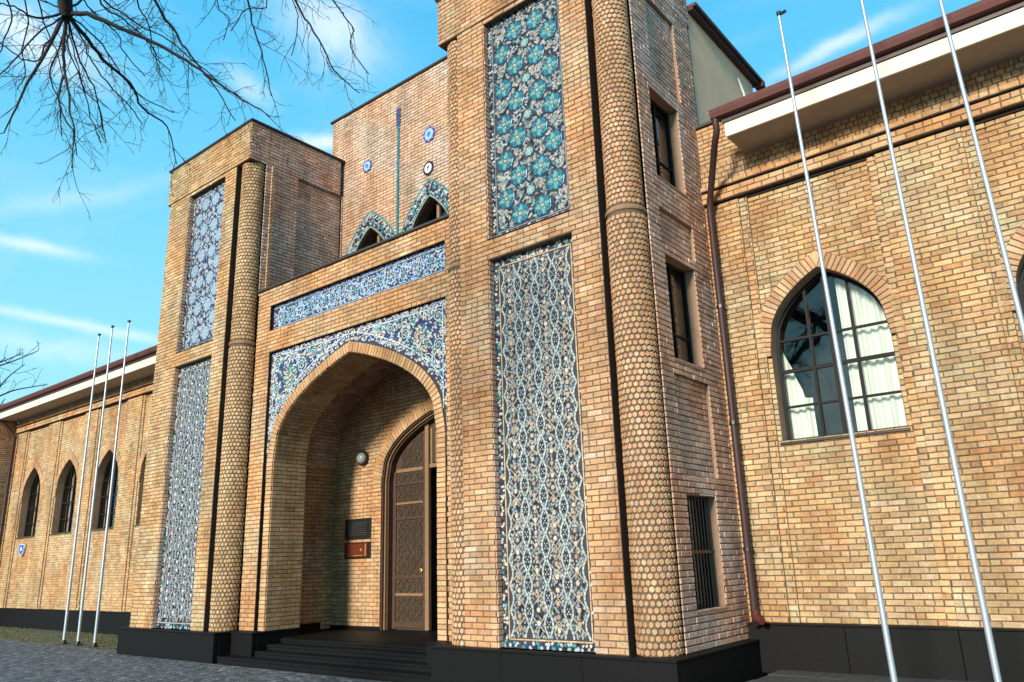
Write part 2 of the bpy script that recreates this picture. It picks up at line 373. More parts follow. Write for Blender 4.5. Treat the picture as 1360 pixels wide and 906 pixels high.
def wall(name, parent, fr, u0, u1, v0, v1, cuts=(), pal='buff', course=.073, bl=.215, joint=.0125, dep=.012, seed=1, back=True, soldier=False, single=None, cap_n=0, holder=None, label=None, bedm='mortar'):
    """mortar bed as one mesh with its bricks; bricks are clipped exactly at every opening"""
    r = np.random.default_rng(seed); A = Acc(); B = Acc(); bricks = []; singles = []
    nv = max(1, int(round((v1-v0)/course))); ch = (v1-v0)/nv
    for i in range(nv):
        a = v0+i*ch; vm = a+ch/2
        iv = intervals(vm, u0, u1, cuts)
        off = (i % 2)*.5*bl + r.uniform(-.012, .012)
        base = math.floor(u0/bl)*bl + off - bl
        for (x, y) in iv:
            if y-x < .004: continue
            A.add(fr.p(np.array([x, y, y, x]), np.array([a, a, a+ch, a+ch]), np.zeros(4)), np.array([(0, 1, 2, 3)]))
            k = math.floor((x-base)/bl); p = base+k*bl
            while p < y:
                e = p+bl
                segs = [(p, e)]
                if r.random() < .09: segs = [(p, p+bl/2), (p+bl/2, e)]
                for (s, t) in segs:
                    s2, t2 = max(s, x), min(t, y)
                    jj0 = joint/2 if s2 > x+.001 else .001; jj1 = joint/2 if t2 < y-.001 else .001
                    if t2-s2-jj0-jj1 > .012:
                        q = (s2+jj0, t2-jj1, a+joint/2, a+ch-joint/2)
                        if single and len(singles) < cap_n and abs((t-s)-bl) < 1e-6 and s >= x and t <= y and single((s+t)/2, vm): singles.append(q)
                        else: bricks.append(q)
                p = e
    hold = holder if holder else A.build(name, bedm, parent)
    if holder is None and label: hold['label'] = label
    if bricks:
        bricks = np.array(bricks)
        cols = palette(pal, len(bricks), r)
        cx = bricks[:, 0]; cz = bricks[:, 2]
        pt = np.sin(cx*1.7+seed)*np.sin(cz*2.3+seed*2)+.6*np.sin(cx*4.1+cz*3.3+seed)     # patches where a redder or paler batch was laid
        cols = cols*(1+np.clip(pt, -1, 1)[:, None]*np.array([.06, -.05, -.15]))
        add_bricks(B, fr, bricks, dep, cols, r)
        B.build('brick', 'brick', hold, 'stuff')
    for q in singles:
        me = brick_variant(pal, int(r.integers(14)), bl-joint, ch-joint, dep)
        o = bpy.data.objects.new('brick', me); COL.objects.link(o); o.parent = hold
        o.matrix_basis = Matrix(((fr.U[0], -fr.N[0], 0, 0), (fr.U[1], -fr.N[1], 0, 0), (0, 0, 1, 0), (0, 0, 0, 1)))
        o.location = fr.p(q[0], q[2], 0)
        SINGLES['n'] += 1
    return hold
def resample(C, step):
    d = np.r_[0, np.cumsum(np.linalg.norm(np.diff(C, axis=0), axis=1))]
    n = max(2, int(round(d[-1]/step))+1); t = np.linspace(0, d[-1], n)
    return np.c_[np.interp(t, d, C[:, 0]), np.interp(t, d, C[:, 1])]
def offset_curve(C, w):
    t = np.gradient(C, axis=0); t /= np.linalg.norm(t, axis=1)[:, None]+1e-9
    nn = np.c_[-t[:, 1], t[:, 0]]
    return C+nn*w
def ring(name, parent, fr, C, width, d0, d1, pal, step=.075, gap=.012, seed=3, m='brick', each=False, colf=None):
    """wedge bricks standing round an arch: C the intrados, width outwards, from depth d0 to d1 along the normal"""
    r = np.random.default_rng(seed); half = len(C)//2
    A = Acc(); objs = []; bedkey = Acc()
    for part in (C[:half+1], C[half:]):
        P = resample(part, step); Q = offset_curve(P, width)
        for i in range(len(P)-1):
            tl = np.linalg.norm(P[i+1]-P[i]); g = gap/2/tl
            p0 = P[i]+(P[i+1]-P[i])*g; p1 = P[i+1]-(P[i+1]-P[i])*g
            q0 = Q[i]+(Q[i+1]-Q[i])*g; q1 = Q[i+1]-(Q[i+1]-Q[i])*g
            dd = d1+r.normal(0, .002)
            q = np.array([p0, p1, q1, q0]); cen = q.mean(0); qi = cen+(q-cen)*.93
            V = np.concatenate([fr.p(q[:, 0], q[:, 1], np.full(4, d0)), fr.p(q[:, 0], q[:, 1], np.full(4, dd-.005)), fr.p(qi[:, 0], qi[:, 1], np.full(4, dd))])
            F = np.array([(0, 1, 5, 4), (1, 2, 6, 5), (2, 3, 7, 6), (3, 0, 4, 7), (4, 5, 9, 8), (5, 6, 10, 9), (6, 7, 11, 10), (7, 4, 8, 11), (8, 9, 10, 11)])
            c = palette(pal, 1, r)[0] if colf is None else colf(r)
            if each:
                X = Acc(); X.add(V, F, c); objs.append(X.build('arch_brick', m, parent))
            else: A.add(V, F, c)
    h_ = [resample(C[:half+1], step), resample(C[half:], step)]; ql = offset_curve(h_[0], width)[-1]; qr = offset_curve(h_[1], width)[0]; ap = C[half]
    q = np.array([ap, ql+(.004, 0), [ap[0], max(ql[1], qr[1])+width*.22], qr-(.004, 0)])
    V = np.concatenate([fr.p(q[:, 0], q[:, 1], np.full(4, d0)), fr.p(q[:, 0], q[:, 1], np.full(4, d1-.002))])
    (A if not each else bedkey).add(V, [(0, 1, 5, 4), (1, 2, 6, 5), (2, 3, 7, 6), (3, 0, 4, 7), (4, 5, 6, 7)], palette(pal, 1, r)[0])
    if each: objs.append(bedkey.build('arch_brick', m, parent))
    bed = Acc()
    P = resample(C, .06); Q = offset_curve(P, width+.006)
    for i in range(len(P)-1):
        q = np.array([P[i], P[i+1], Q[i+1], Q[i]])
        bed.add(fr.p(q[:, 0], q[:, 1], np.full(4, d1-.012)), np.array([(0, 1, 2, 3)]))
        bed.add(np.concatenate([fr.p(Q[i:i+2, 0], Q[i:i+2, 1], np.full(2, d1-.012)), fr.p(Q[i:i+2, 0], Q[i:i+2, 1], np.full(2, d0))]), np.array([(0, 1, 3, 2)]))
    b = bed.build(name, 'mortar', parent)
    if each:
        for o in objs: o.parent = b
    else: A.build('arch_brick', m, b, 'stuff')
    return b
def loft(acc, fr, C, n0, n1, c=None):
    m = len(C)
    V = np.concatenate([fr.p(C[:, 0], C[:, 1], np.full(m, n0)), fr.p(C[:, 0], C[:, 1], np.full(m, n1))])
    acc.add(V, np.array([(i, i+1, m+i+1, m+i) for i in range(m-1)]), c)
def soffit_bricks(parent, fr, C, n0, n1, pal, seed, name='reveal', inward=.0, rows=True):
    """a reveal that follows an arch, its inner face laid in courses of brick"""
    A = Acc(); loft(A, fr, resample(C, .075), n0, n1); h = A.build(name, 'mortar', parent)
    if not rows: return h
    r = np.random.default_rng(seed); B = Acc()
    half = len(C)//2
    for part in (C[:half+1], C[half:]):
        P = resample(part, .075); Q = offset_curve(P, -.010)
        for i in range(len(P)-1):
            p0 = P[i]*.93+P[i+1]*.07; p1 = P[i]*.07+P[i+1]*.93; q0 = Q[i]*.9+Q[i+1]*.1; q1 = Q[i]*.1+Q[i+1]*.9
            x = min(n0, n1)-(i % 2)*.107
            while x < max(n0, n1):
                a, b = max(x, min(n0, n1))+.006, min(x+.215, max(n0, n1))-.006
                if b-a > .02:
                    us = np.array([p0[0], p1[0], p1[0], p0[0], q0[0], q1[0], q1[0], q0[0]]); vs = np.array([p0[1], p1[1], p1[1], p0[1], q0[1], q1[1], q1[1], q0[1]])
                    ns = np.array([a, a, b, b, a+.004, a+.004, b-.004, b-.004])
                    B.add(fr.p(us, vs, 0*us) + ns[:, None]*fr.N, np.array([(0, 1, 5, 4), (1, 2, 6, 5), (2, 3, 7, 6), (3, 0, 4, 7), (4, 5, 6, 7)]), palette(pal, 1, r)[0])
                x += .215
    B.build('brick', 'brick', h, 'stuff')
    return h
# ------------------------------------------------------------------ glazed mosaic
PB, PG, CR, CO, TU, OR, WH, VI, BK = (.32, .43, .46), (.31, .34, .34), (.52, .43, .33), (.020, .040, .13), (.04, .28, .31), (.44, .24, .11), (.48, .48, .45), (.28, .30, .40), (.012, .014, .02)
def pieces(acc, fr, X, R, ang, asp, cols, r, nside=6, dep=.007):
    n = len(X); k = np.arange(nside)*2*math.pi/nside
    rad = R[:, None]*(1+r.uniform(-.16, .16, (n, nside)))
    lx = np.cos(k)[None]*rad*np.sqrt(asp)[:, None]; ly = np.sin(k)[None]*rad/np.sqrt(asp)[:, None]
    ca, sa = np.cos(ang)[:, None], np.sin(ang)[:, None]
    u = X[:, 0:1]+lx*ca-ly*sa; v = X[:, 1:2]+lx*sa+ly*ca
    ui = X[:, 0:1]+(u-X[:, 0:1])*.86; vi = X[:, 1:2]+(v-X[:, 1:2])*.86
    d = dep+r.normal(0, .0012, (n, 1))+0*u
    Uv = np.concatenate([u, ui], 1); Vv = np.concatenate([v, vi], 1); Nv = np.concatenate([np.full_like(u, .0005), d], 1)
    P = fr.O+Uv[..., None]*fr.U+Vv[..., None]*fr.V+Nv[..., None]*fr.N
    base = (np.arange(n)*2*nside)[:, None]
    acc.add(P.reshape(-1, 3), (np.arange(nside)+nside)[None]+base, cols)
    side = np.array([(i, (i+1) % nside, nside+(i+1) % nside, nside+i) for i in range(nside)])
    acc.add(np.zeros((0, 3)), (side[None]+base[:, :, None]).reshape(-1, 4)-0, None) if False else None
    acc.n -= 0
    F = (side[None]+base[:, :, None]).reshape(-1, 4)
    acc.f.setdefault(4, []).append(F+acc.n-n*2*nside); acc.c.setdefault(4, []).append(np.repeat(cols, nside, 0)*.9)
def grid(u0, u1, v0, v1, s, r, jit=.28):
    nu = max(1, int((u1-u0)/s)); nv = max(1, int((v1-v0)/(s*.87)))
    U, V = np.meshgrid(u0+(np.arange(nu)+.5)*(u1-u0)/nu, v0+(np.arange(nv)+.5)*(v1-v0)/nv)
    U = U+(np.arange(nv) % 2)[:, None]*s*.5-s*.25
    P = np.c_[U.ravel(), V.ravel()]+r.uniform(-jit, jit, (U.size, 2))*s
    return P[(P[:, 0] > u0+s*.3) & (P[:, 0] < u1-s*.3) & (P[:, 1] > v0+s*.3) & (P[:, 1] < v1-s*.3)]
def pick(r, n, opts):
    w = np.array([o[1] for o in opts], float); w /= w.sum()
    c = np.array([o[0] for o in opts])[r.choice(len(opts), n, p=w)]
    return np.clip(c*(1+r.normal(0, .12, (n, 1))), 0, 1)
def mosaic(acc, fr, P, s, opts, r, asp=(1.1, 1.7), ang=None, fill=.50):
    n = len(P)
    if n == 0: return
    fill = fill*1.1; a = r.uniform(0, math.pi, n) if ang is None else ang(P)+r.normal(0, .25, n)
    pieces(acc, fr, P, np.full(n, s*fill)*r.uniform(.82, 1.08, n), a, r.uniform(*asp, n), pick(r, n, opts), r)
def ribbon(acc, fr, C, w, col, r, seg=.06, d=.0095, gap=.006):
    """a glazed strip cut into short lengths that follows a line on the wall"""
    P = resample(C, seg); Lf = offset_curve(P, w/2); Rt = offset_curve(P, -w/2)
    for i in range(len(P)-1):
        g = gap/seg/2
        q = np.array([Lf[i]*(1-g)+Lf[i+1]*g, Lf[i]*g+Lf[i+1]*(1-g), Rt[i]*g+Rt[i+1]*(1-g), Rt[i]*(1-g)+Rt[i+1]*g])
        c = np.clip(np.array(col)*(1+r.normal(0, .1)), 0, 1)
        V = np.concatenate([fr.p(q[:, 0], q[:, 1], np.full(4, .001)), fr.p(q[:, 0], q[:, 1], np.full(4, d))])
        acc.add(V, np.array([(0, 1, 5, 4), (1, 2, 6, 5), (2, 3, 7, 6), (3, 0, 4, 7), (4, 5, 6, 7)]), c)
def bed(parent, fr, u0, u1, v0, v1, name='tile_panel', label=None, n=0):
    A = Acc(); A.add(fr.p(np.array([u0, u1, u1, u0]), np.array([v0, v0, v1, v1]), np.full(4, n)), np.array([(0, 1, 2, 3)]))
    o = A.build(name, 'tile_bed', parent)
    if label: o['label'] = label
    return o
def border(acc, fr, u0, u1, v0, v1, w, r, opts, line):
    s = w/2.05
    for (a, b, c, d) in ((u0, u1, v0, v0+w), (u0, u1, v1-w, v1), (u0, u0+w, v0+w, v1-w), (u1-w, u1, v0+w, v1-w)):
        mosaic(acc, fr, grid(a, b, c, d, s, r), s, opts, r)
    i = w+.012
    ribbon(acc, fr, np.array([(u0+i, v0+i), (u1-i, v0+i)]), .018, line, r, .12)
    ribbon(acc, fr, np.array([(u0+i, v1-i), (u1-i, v1-i)]), .018, line, r, .12)
    ribbon(acc, fr, np.array([(u0+i, v0+i), (u0+i, v1-i)]), .018, line, r, .12)
    ribbon(acc, fr, np.array([(u1-i, v0+i), (u1-i, v1-i)]), .018, line, r, .12)
def lower_panel(parent, fr, u0, u1, v0, v1, seed, blue, label):
    r = np.random.default_rng(seed)
    h = bed(parent, fr, u0, u1, v0, v1, label=label); A = Acc()
    rb = (.37, .42, .40) if not blue else (.30, .34, .37)
    fillc = [((.30, .30, .27), 4), ((.42, .34, .26), 2), ((.22, .25, .26), 3), ((.16, .19, .22), 2), (BK, 2.6), ((.05, .10, .18), .6)] if not blue else [((.17, .19, .26), 2), ((.22, .25, .27), 4), ((.27, .29, .30), 3), (BK, 3), (CO, .4), ((.36, .31, .25), 1)]
    border(A, fr, u0, u1, v0, v1, .095, r, [(WH, 3), (PB, 2), (TU, 1.3), (CO, 1.5), (BK, 1.5), (CR, 1)], (.55, .36, .20) if not blue else (.42, .38, .34))
    a0, a1, b0, b1 = u0+.13, u1-.13, v0+.13, v1-.13
    Hh, Wd = .318, (a1-a0)/4.0
    cen = [a0+Wd*k for k in range(5)]
    pts = grid(a0, a1, b0, b1, .040, r)
    keep = np.ones(len(pts), bool)
    flowers = []; dots = []
    for k, c in enumerate(cen):
        ph = .5*(k % 2)
        amp = .066*np.abs(np.sin(math.pi*(pts[:, 1]/Hh+ph)))
        dx = np.abs(pts[:, 0]-c)
        keep &= ~((np.abs(dx-amp) < .027) | (dx < amp-.010))
        zz = np.arange(b0, b1, .02)
        for s in (-1, 1):
            x = c+s*.066*np.abs(np.sin(math.pi*(zz/Hh+ph)))
            m = (x > a0) & (x < a1)
            if m.sum() > 3: ribbon(A, fr, np.c_[x[m], zz[m]], .027, rb, r, .055)
        z = (math.floor(b0/Hh)-ph+.5)*Hh
        while z < b1:
            if z > b0+.05 and z < b1-.05 and a0 < c-.03 and c+.03 < a1: dots.append((c, z))
            z += Hh
    for z0 in np.arange(b0-(a1-a0)/Wd*Hh, b1, Hh):
        for sg_ in (1, -1):
            x = np.linspace(a0, a1, 60); y = z0+(x-a0)/Wd*Hh if sg_ > 0 else z0+(a1-x)/Wd*Hh; m = (y > b0) & (y < b1)
            for c in cen: m &= np.abs(x-c) > .055
            idx = np.where(m)[0]
            for g_ in np.split(idx, np.where(np.diff(idx) > 1)[0]+1):
                if len(g_) > 2:
                    C = np.c_[x[g_], y[g_]]; ribbon(A, fr, C, .013, (.42, .36, .28) if not blue else (.34, .33, .31), r, .045)
                    for p in C[::2]: keep &= np.hypot(pts[:, 0]-p[0], pts[:, 1]-p[1]) > .016
    for k in range(4):
        c = (cen[k]+cen[k+1])/2
        z = b0+.10+(.08 if k % 2 else 0)
        while z < b1-.06:
            flowers.append((c, z)); z += Hh/2
    fl = np.array(flowers)
    for f in fl: keep &= np.hypot(pts[:, 0]-f[0], pts[:, 1]-f[1]) > .050
    mosaic(A, fr, pts[keep], .040, fillc, r, asp=(1.2, 2.2), fill=.50, ang=lambda P: 1.2*np.sign(np.sin(P[:, 0]*38)*np.sin(P[:, 1]*2*math.pi/Hh)))
    n = len(fl)
    pieces(A, fr, fl, np.full(n, .034), np.full(n, math.pi/2), np.full(n, 1.2), pick(r, n, [((.44, .34, .26), 3), ((.38, .25, .17), 2), ((.46, .42, .36), 3)] if not blue else [((.50, .50, .56), 3), ((.55, .46, .38), 2)]), r, 8, .011)
    for (ox, oz) in ((.0, .055), (0, -.055)):
        pieces(A, fr, fl+np.array([ox, oz]), np.full(n, .015), np.zeros(n), np.ones(n), pick(r, n, [(OR, 1), (PB, 2), (BK, 1)]), r, 5, .009)
    if len(dots):
        dt = np.array(dots); nn = len(dt)
        for (ox, oz, rr) in ((.022, 0, .012), (-.022, 0, .012), (0, .055, .016), (0, -.055, .016)):
            pieces(A, fr, dt+np.array([ox, oz]), np.full(nn, rr), np.full(nn, math.pi/2), np.full(nn, 1.6), pick(r, nn, [(BK, 1)]), r, 6, .005)
        for (ox, oz) in ((.021, .030), (-.021, .030), (.021, -.030), (-.021, -.030), (0, .095), (0, -.095)):
            pieces(A, fr, dt+np.array([ox, oz]), np.full(nn, .0125), np.full(nn, math.pi/2), np.full(nn, 1.3), pick(r, nn, [(PG, 2), ((.40, .42, .38), 2)]), r, 6, .008)
        pieces(A, fr, dt, np.full(nn, .011), np.zeros(nn), np.ones(nn), pick(r, nn, [(WH, 1)]), r, 5, .009)
    A.build('tessera', 'tile', h, 'stuff')
def rosette_mesh(r, R, main, blue, nm='rosette'):
    A = Acc(); fr = Fr((0, 0, 0), (1, 0, 0), (0, -1, 0)); z = np.zeros((1, 2))
    def ngon(rad, k, rot, d0, d1, c):
        t = rot+np.arange(k)*2*math.pi/k; u = rad*np.cos(t); v = rad*np.sin(t)
        V = np.concatenate([fr.p(u, v, np.full(k, d0)), fr.p(u*.95, v*.95, np.full(k, d1))])
        A.add(V, [(i, (i+1) % k, k+(i+1) % k, k+i) for i in range(k)]+[tuple(range(k, 2*k))], c)
    ngon(R, 8, math.pi/8, .001, .010, CO if not blue else (.10, .12, .26))
    ngon(R*.91, 8, math.pi/8, .010, .013, main)
    for k in range(8):
        t = k*math.pi/4+.2; p = np.array([[R*.58*math.cos(t), R*.58*math.sin(t)]])
        pieces(A, fr.off(.0125), p, np.array([R*.17]), np.array([t]), np.array([1.9]), np.array([[.025, .10, .16] if not blue else [.22, .26, .48]]) if k % 2 else np.array([[.15, .32, .32] if not blue else [.26, .42, .52]]), r, 6, .004)
        if k % 2 == 0: pieces(A, fr.off(.013), p*.62, np.array([R*.08]), np.array([t]), np.array([1.5]), np.array([OR]), r, 5, .005)
    for k in range(8):
        t = k*math.pi/4+.2+math.pi/8; p = np.array([[R*.76*math.cos(t), R*.76*math.sin(t)]])
        pieces(A, fr.off(.0125), p, np.array([R*.11]), np.array([t+1.57]), np.array([1.8]), np.array([[.012, .05, .09] if not blue else [.12, .14, .30]]), r, 6, .004)
        pieces(A, fr.off(.0125), p*.52, np.array([R*.075]), np.array([t]), np.array([1.8]), np.array([[.42, .30, .16] if k % 2 else [.35, .48, .44]]), r, 5, .005)
    pieces(A, fr.off(.0125), z, np.array([R*.15]), np.array([0.]), np.array([1.]), np.array([[.52, .34, .20]]), r, 8, .006)
    o = A.build(nm, 'tile'); me = o.data; bpy.data.objects.remove(o); return me
def upper_panel(parent, fr, u0, u1, v0, v1, seed, blue, label):
    r = np.random.default_rng(seed)
    h = bed(parent, fr, u0, u1, v0, v1, label=label); A = Acc()
    main = (.03, .185, .205) if not blue else (.22, .34, .40)
    ground = [((.32, .31, .28), 4), ((.22, .23, .22), 3), (BK, 2.2), ((.26, .20, .17), 1), ((.08, .17, .19), 1.6)] if not blue else [((.34, .35, .38), 3), (VI, 1.2), (CO, .8), (BK, 1.4), (PB, 1)]
    border(A, fr, u0, u1, v0, v1, .085, r, [(WH, 2), (PG, 3), (TU, .7), (CO, 1), (BK, 2)], (.16, .20, .22))
    uc = (u0+u1)/2; Pz = .63; Rr = .172
    ros = []; stars = []
    k = 0; z = v1-.34
    while z > v0-.2:
        for (dx, dz) in ((-.205, 0), (.205, 0), (-.455, -Pz/2), (.455, -Pz/2)): ros.append((uc+dx, z+dz))
        stars.append((uc, z-Pz/2)); z -= Pz
    ros.append((uc-.455, v1-.34+Pz/2)); ros.append((uc+.455, v1-.34+Pz/2))
    ros = [q for q in ros if v0+.18 < q[1] < v1-.18]
    stars = [q for q in stars if v0+.12 < q[1] < v1-.12]
    pts = grid(u0+.115, u1-.115, v0+.115, v1-.115, .046, r)
    keep = np.ones(len(pts), bool)
    for q in ros: keep &= np.hypot(pts[:, 0]-q[0], pts[:, 1]-q[1]) > Rr+.012
    for q in stars: keep &= np.hypot(pts[:, 0]-q[0], pts[:, 1]-q[1]) > .105
    # two families of diagonal lattice lines between the rosettes
    lines = []
    for z0 in np.arange(v0-2, v1+2, Pz):
        for s in (-1, 1):
            c0 = z0+(v1-.34)-math.floor((v1-.34)/Pz)*Pz
            x = np.linspace(u0+.11, u1-.11, 30); y = c0+s*1.18*(x-uc)
            m = (y > v0+.115) & (y < v1-.115)
            for q in ros: m &= np.hypot(x-q[0], y-q[1]) > Rr*.9
            for q in stars: m &= np.hypot(x-q[0], y-q[1]) > .10
            idx = np.where(m)[0]
            for g in np.split(idx, np.where(np.diff(idx) > 1)[0]+1):
                if len(g) > 1: lines.append(np.c_[x[g], y[g]])
    for C in lines:
        ribbon(A, fr, C, .026, (.015, .02, .03) if not blue else (.07, .075, .13), r, .08, .014)
        for p in C: keep &= np.hypot(pts[:, 0]-p[0], pts[:, 1]-p[1]) > .026
    mosaic(A, fr, pts[keep], .046, ground, r, asp=(1.2, 2.6), fill=.62)
    A.build('tessera', 'tile', h, 'stuff')
    ms = [rosette_mesh(np.random.default_rng(40+i), Rr, np.array(main)*(1+.12*math.sin(i*2.4)), blue) for i in range(4)]
    st = rosette_mesh(np.random.default_rng(60), .085, (.30, .50, .48) if not blue else (.35, .45, .62), blue)
    for i, q in enumerate(ros):
        o = bpy.data.objects.new('rosette', ms[i % 4]); COL.objects.link(o); o.parent = h
        o.location = fr.p(q[0], q[1], .001); o.rotation_euler = (0, r.uniform(-.05, .05)+.2*(i % 3), 0)
    for q in stars:
        o = bpy.data.objects.new('star_tile', st); COL.objects.link(o); o.parent = h; o.location = fr.p(q[0], q[1], .001)
# ================================================================== SETTING
g = Acc(); g.add([(-1200, -1200, -.02), (1200, -1200, -.02), (1200, 1200, -.02), (-1200, 1200, -.02)], np.array([(0, 1, 2, 3)]))
ground = g.build('ground', 'ground', kind='structure')
# granite setts laid in rows in front of the building
r = np.random.default_rng(5); S = Acc(); Rs = []
ch = .115
for i in range(int(6.9/ch)):
    y = 1.4+i*ch; x = -26+(i % 2)*.06
    while x < (3.2 if y < 8.7 else -7.6):
        w = r.uniform(.10, .155)
        if not (-13.36 < x < -7.9 and y > 7.9) and not (x > -17.15 and y > 7.86): Rs.append((x+.006, x+w-.006, y+.006, y+ch-.006))
        x += w
Rs = np.array(Rs)
fg = Fr((0, 0, -.02), (1, 0, 0), (0, 0, 1), (0, 1, 0))
add_bricks(S, fg, Rs, .020, pick(r, len(Rs), [((.085, .088, .092), 5), ((.06, .063, .067), 3), ((.13, .13, .13), 2), ((.10, .095, .085), 1)]), r, .008)
S.build('sett', 'sett', ground, 'stuff')
pv = Acc(); pv.box(-4.02, 3.2, 8.9, 10.27, -.02, .135); pav = pv.build('pavement', 'slab', kind='structure')
r = np.random.default_rng(6)
for i in range(3):
    for k in range(12):
        a = Acc(); x = -4.02+k*.6+(.3 if i % 2 else 0); a.bbox(x+.004, min(x+.596, 3.2), 8.9+i*.456, 8.9+i*.456+.45, .135, .15+r.uniform(-.003, .003), .006)
        a.build('paving_slab', 'slab', pav)
sl_ = Acc(); sl_.add([(-31.2, 8.28, .0), (-17.0, 8.28, .0), (-17.0, 10.25, .0), (-31.2, 10.25, .0)], np.array([(0, 1, 2, 3)]))
soil = sl_.build('soil_strip', 'soil', kind='structure')
r = np.random.default_rng(8); G = Acc(); n = 15000
gx = r.uniform(-31, -17.0, n); gy = r.uniform(8.25, 10.2, n)
k_ = (np.sin(gx*1.3)+np.sin(gy*3.1+gx)+r.normal(0, .8, n)) > -.5; gx, gy = gx[k_], gy[k_]; n = len(gx)
hh = r.uniform(.015, .045, n); a = r.uniform(0, 6.28, n); ww = .006
Vg = np.stack([np.c_[gx-ww*np.cos(a), gy-ww*np.sin(a), np.zeros(n)], np.c_[gx+ww*np.cos(a), gy+ww*np.sin(a), np.zeros(n)], np.c_[gx+r.normal(0, .02, n), gy+r.normal(0, .02, n), hh]], 1)
G.add(Vg.reshape(-1, 3), np.arange(3*n).reshape(-1, 3), pick(r, n, [((.10, .12, .035), 3), ((.16, .15, .06), 3), ((.20, .17, .09), 1)]))
gr = G.build('grass', 'grass', kind='stuff'); gr['label'] = 'thin short winter grass round the foot of the left flagpoles'; gr['category'] = 'grass'
# ================================================================== THE BUILDING
B = bpy.data.objects.new('museum_building', None); COL.objects.link(B); B.location = (0, 0, 0)
B['label'] = 'tan brick building with blue tiled portal between two square towers and long side wings'; B['category'] = 'building'
def slabs(name, x0, x1, y0, y1, z0, z1, step=.95, axis='x', m='granite', gap=.0025):
    """a run of polished stone slabs, each an object"""
    a, b = (x0, x1) if axis == 'x' else (y0, y1); n = max(1, round((b-a)/step)); out_ = []
    for i in range(n):
        s, t = a+(b-a)*i/n+gap/2, a+(b-a)*(i+1)/n-gap/2; A = Acc()
        if axis == 'x': A.bbox(s, t, y0, y1, z0, z1, .006)
        else: A.bbox(x0, x1, s, t, z0, z1, .006)
        out_.append(A.build(name, m, B))
    return out_
ZB, ZBLK, ZT = .5, 10.03, 10.93
def tower(xc, Yend, seed, blue, right):
    hw, pw = 1.72, .75; f8 = front(8.1); xr, xl = xc+hw, xc-hw; pal = 'buff' if blue else 'orange'
    # front: two brick piers and two crossbars round the recessed tile panels
    cuts = [rect(xc-pw, xc+pw, .2, 5.86), rect(xc-pw, xc+pw, 6.20, 9.97)]; u0 = xc-1.31 if right else xc-1.63
    if right:
        wl = wall('tower_wall', B, f8, u0, xc+1.20, ZB, ZBLK, cuts, pal, .0755, .225, seed=seed, single=lambda u, v: u > xc+pw and v < 5.2, cap_n=120)
    else: wl = wall('tower_wall', B, f8, u0, xc+1.20, ZB, ZBLK, cuts, pal, .0755, .225, seed=seed)
    # thin reveals round the panels
    for (v0, v1) in ((ZB, 5.86), (6.20, 9.97)):
        for s, F in ((-1, rside(xc-pw)), (1, lside(xc+pw))):
            wall('panel_reveal', B, F, 8.1, 8.22, v0, v1, (), 'side', .0755, .225, seed=seed+s)
        A = Acc(); A.box(xc-pw, xc+pw, 8.1, 8.22, v1, v1+.006); A.box(xc-pw, xc+pw, 8.1, 8.22, v0-.006, v0); A.build_each('panel_reveal', 'mortar', B)
    tf = front(8.22)
    lower_panel(B, tf, xc-pw, xc+pw, ZB, 5.86, seed+10, blue, 'pale lattice tile panel' if not blue else 'bluish lattice tile panel')
    upper_panel(B, tf, xc-pw, xc+pw, 6.20, 9.97, seed+20, blue, 'turquoise rosette tile panel' if not blue else 'pale blue rosette tile panel')
    # corner niches that hold the round columns
    for s in ((-1, 1) if right else (1,)):
        A = Acc(); e_ = 1.20 if s > 0 else 1.31; xa, xb = sorted((xc+s*e_, xc+s*(hw)))
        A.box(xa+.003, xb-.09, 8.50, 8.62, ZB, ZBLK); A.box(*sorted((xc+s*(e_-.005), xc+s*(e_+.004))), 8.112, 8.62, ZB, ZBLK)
        A.build_each('corner_niche', 'groove_shade', B)  # pier side and niche back coloured near-black to paint the gap's shade
        column(xc+s*1.45, 8.375, .262, seed+s*3, pal, (s > 0) or right)
    if not right: wall('tower_wall', B, lside(xc-1.63), 8.1, Yend, ZB, ZBLK, (), pal, .0755, .225, seed=seed+9)
    # cornice block
    wall('cornice_block', B, front(8.075), xl-.005, xr+.005, ZBLK, ZT, (), pal, .0755, .225, seed=seed+4)
    wall('cornice_block', B, rside(xr+.005), 8.075, min(Yend, 10.49), ZBLK, ZT, (), 'side', .0755, .225, seed=seed+5)
    wall('cornice_block', B, lside(xl-.005), 8.075, Yend, ZBLK, ZT, (), pal, .0755, .225, seed=seed+6)
    A = Acc(); A.box(xl, xr, 8.08, Yend, ZBLK-.004, ZBLK); A.box(xl, xr, 8.08, Yend, ZT-.01, ZT); A.build_each('cornice_underside', 'mortar', B)
    A = Acc(); A.bbox(xl-.05, xr+.05, 8.03, Yend, ZT, ZT+.045, .008); A.bbox(xl-.03, xr+.03, 8.05, Yend, ZT-.03, ZT, .005); A.build('parapet_cap', 'cap', B)
    return xl, xr
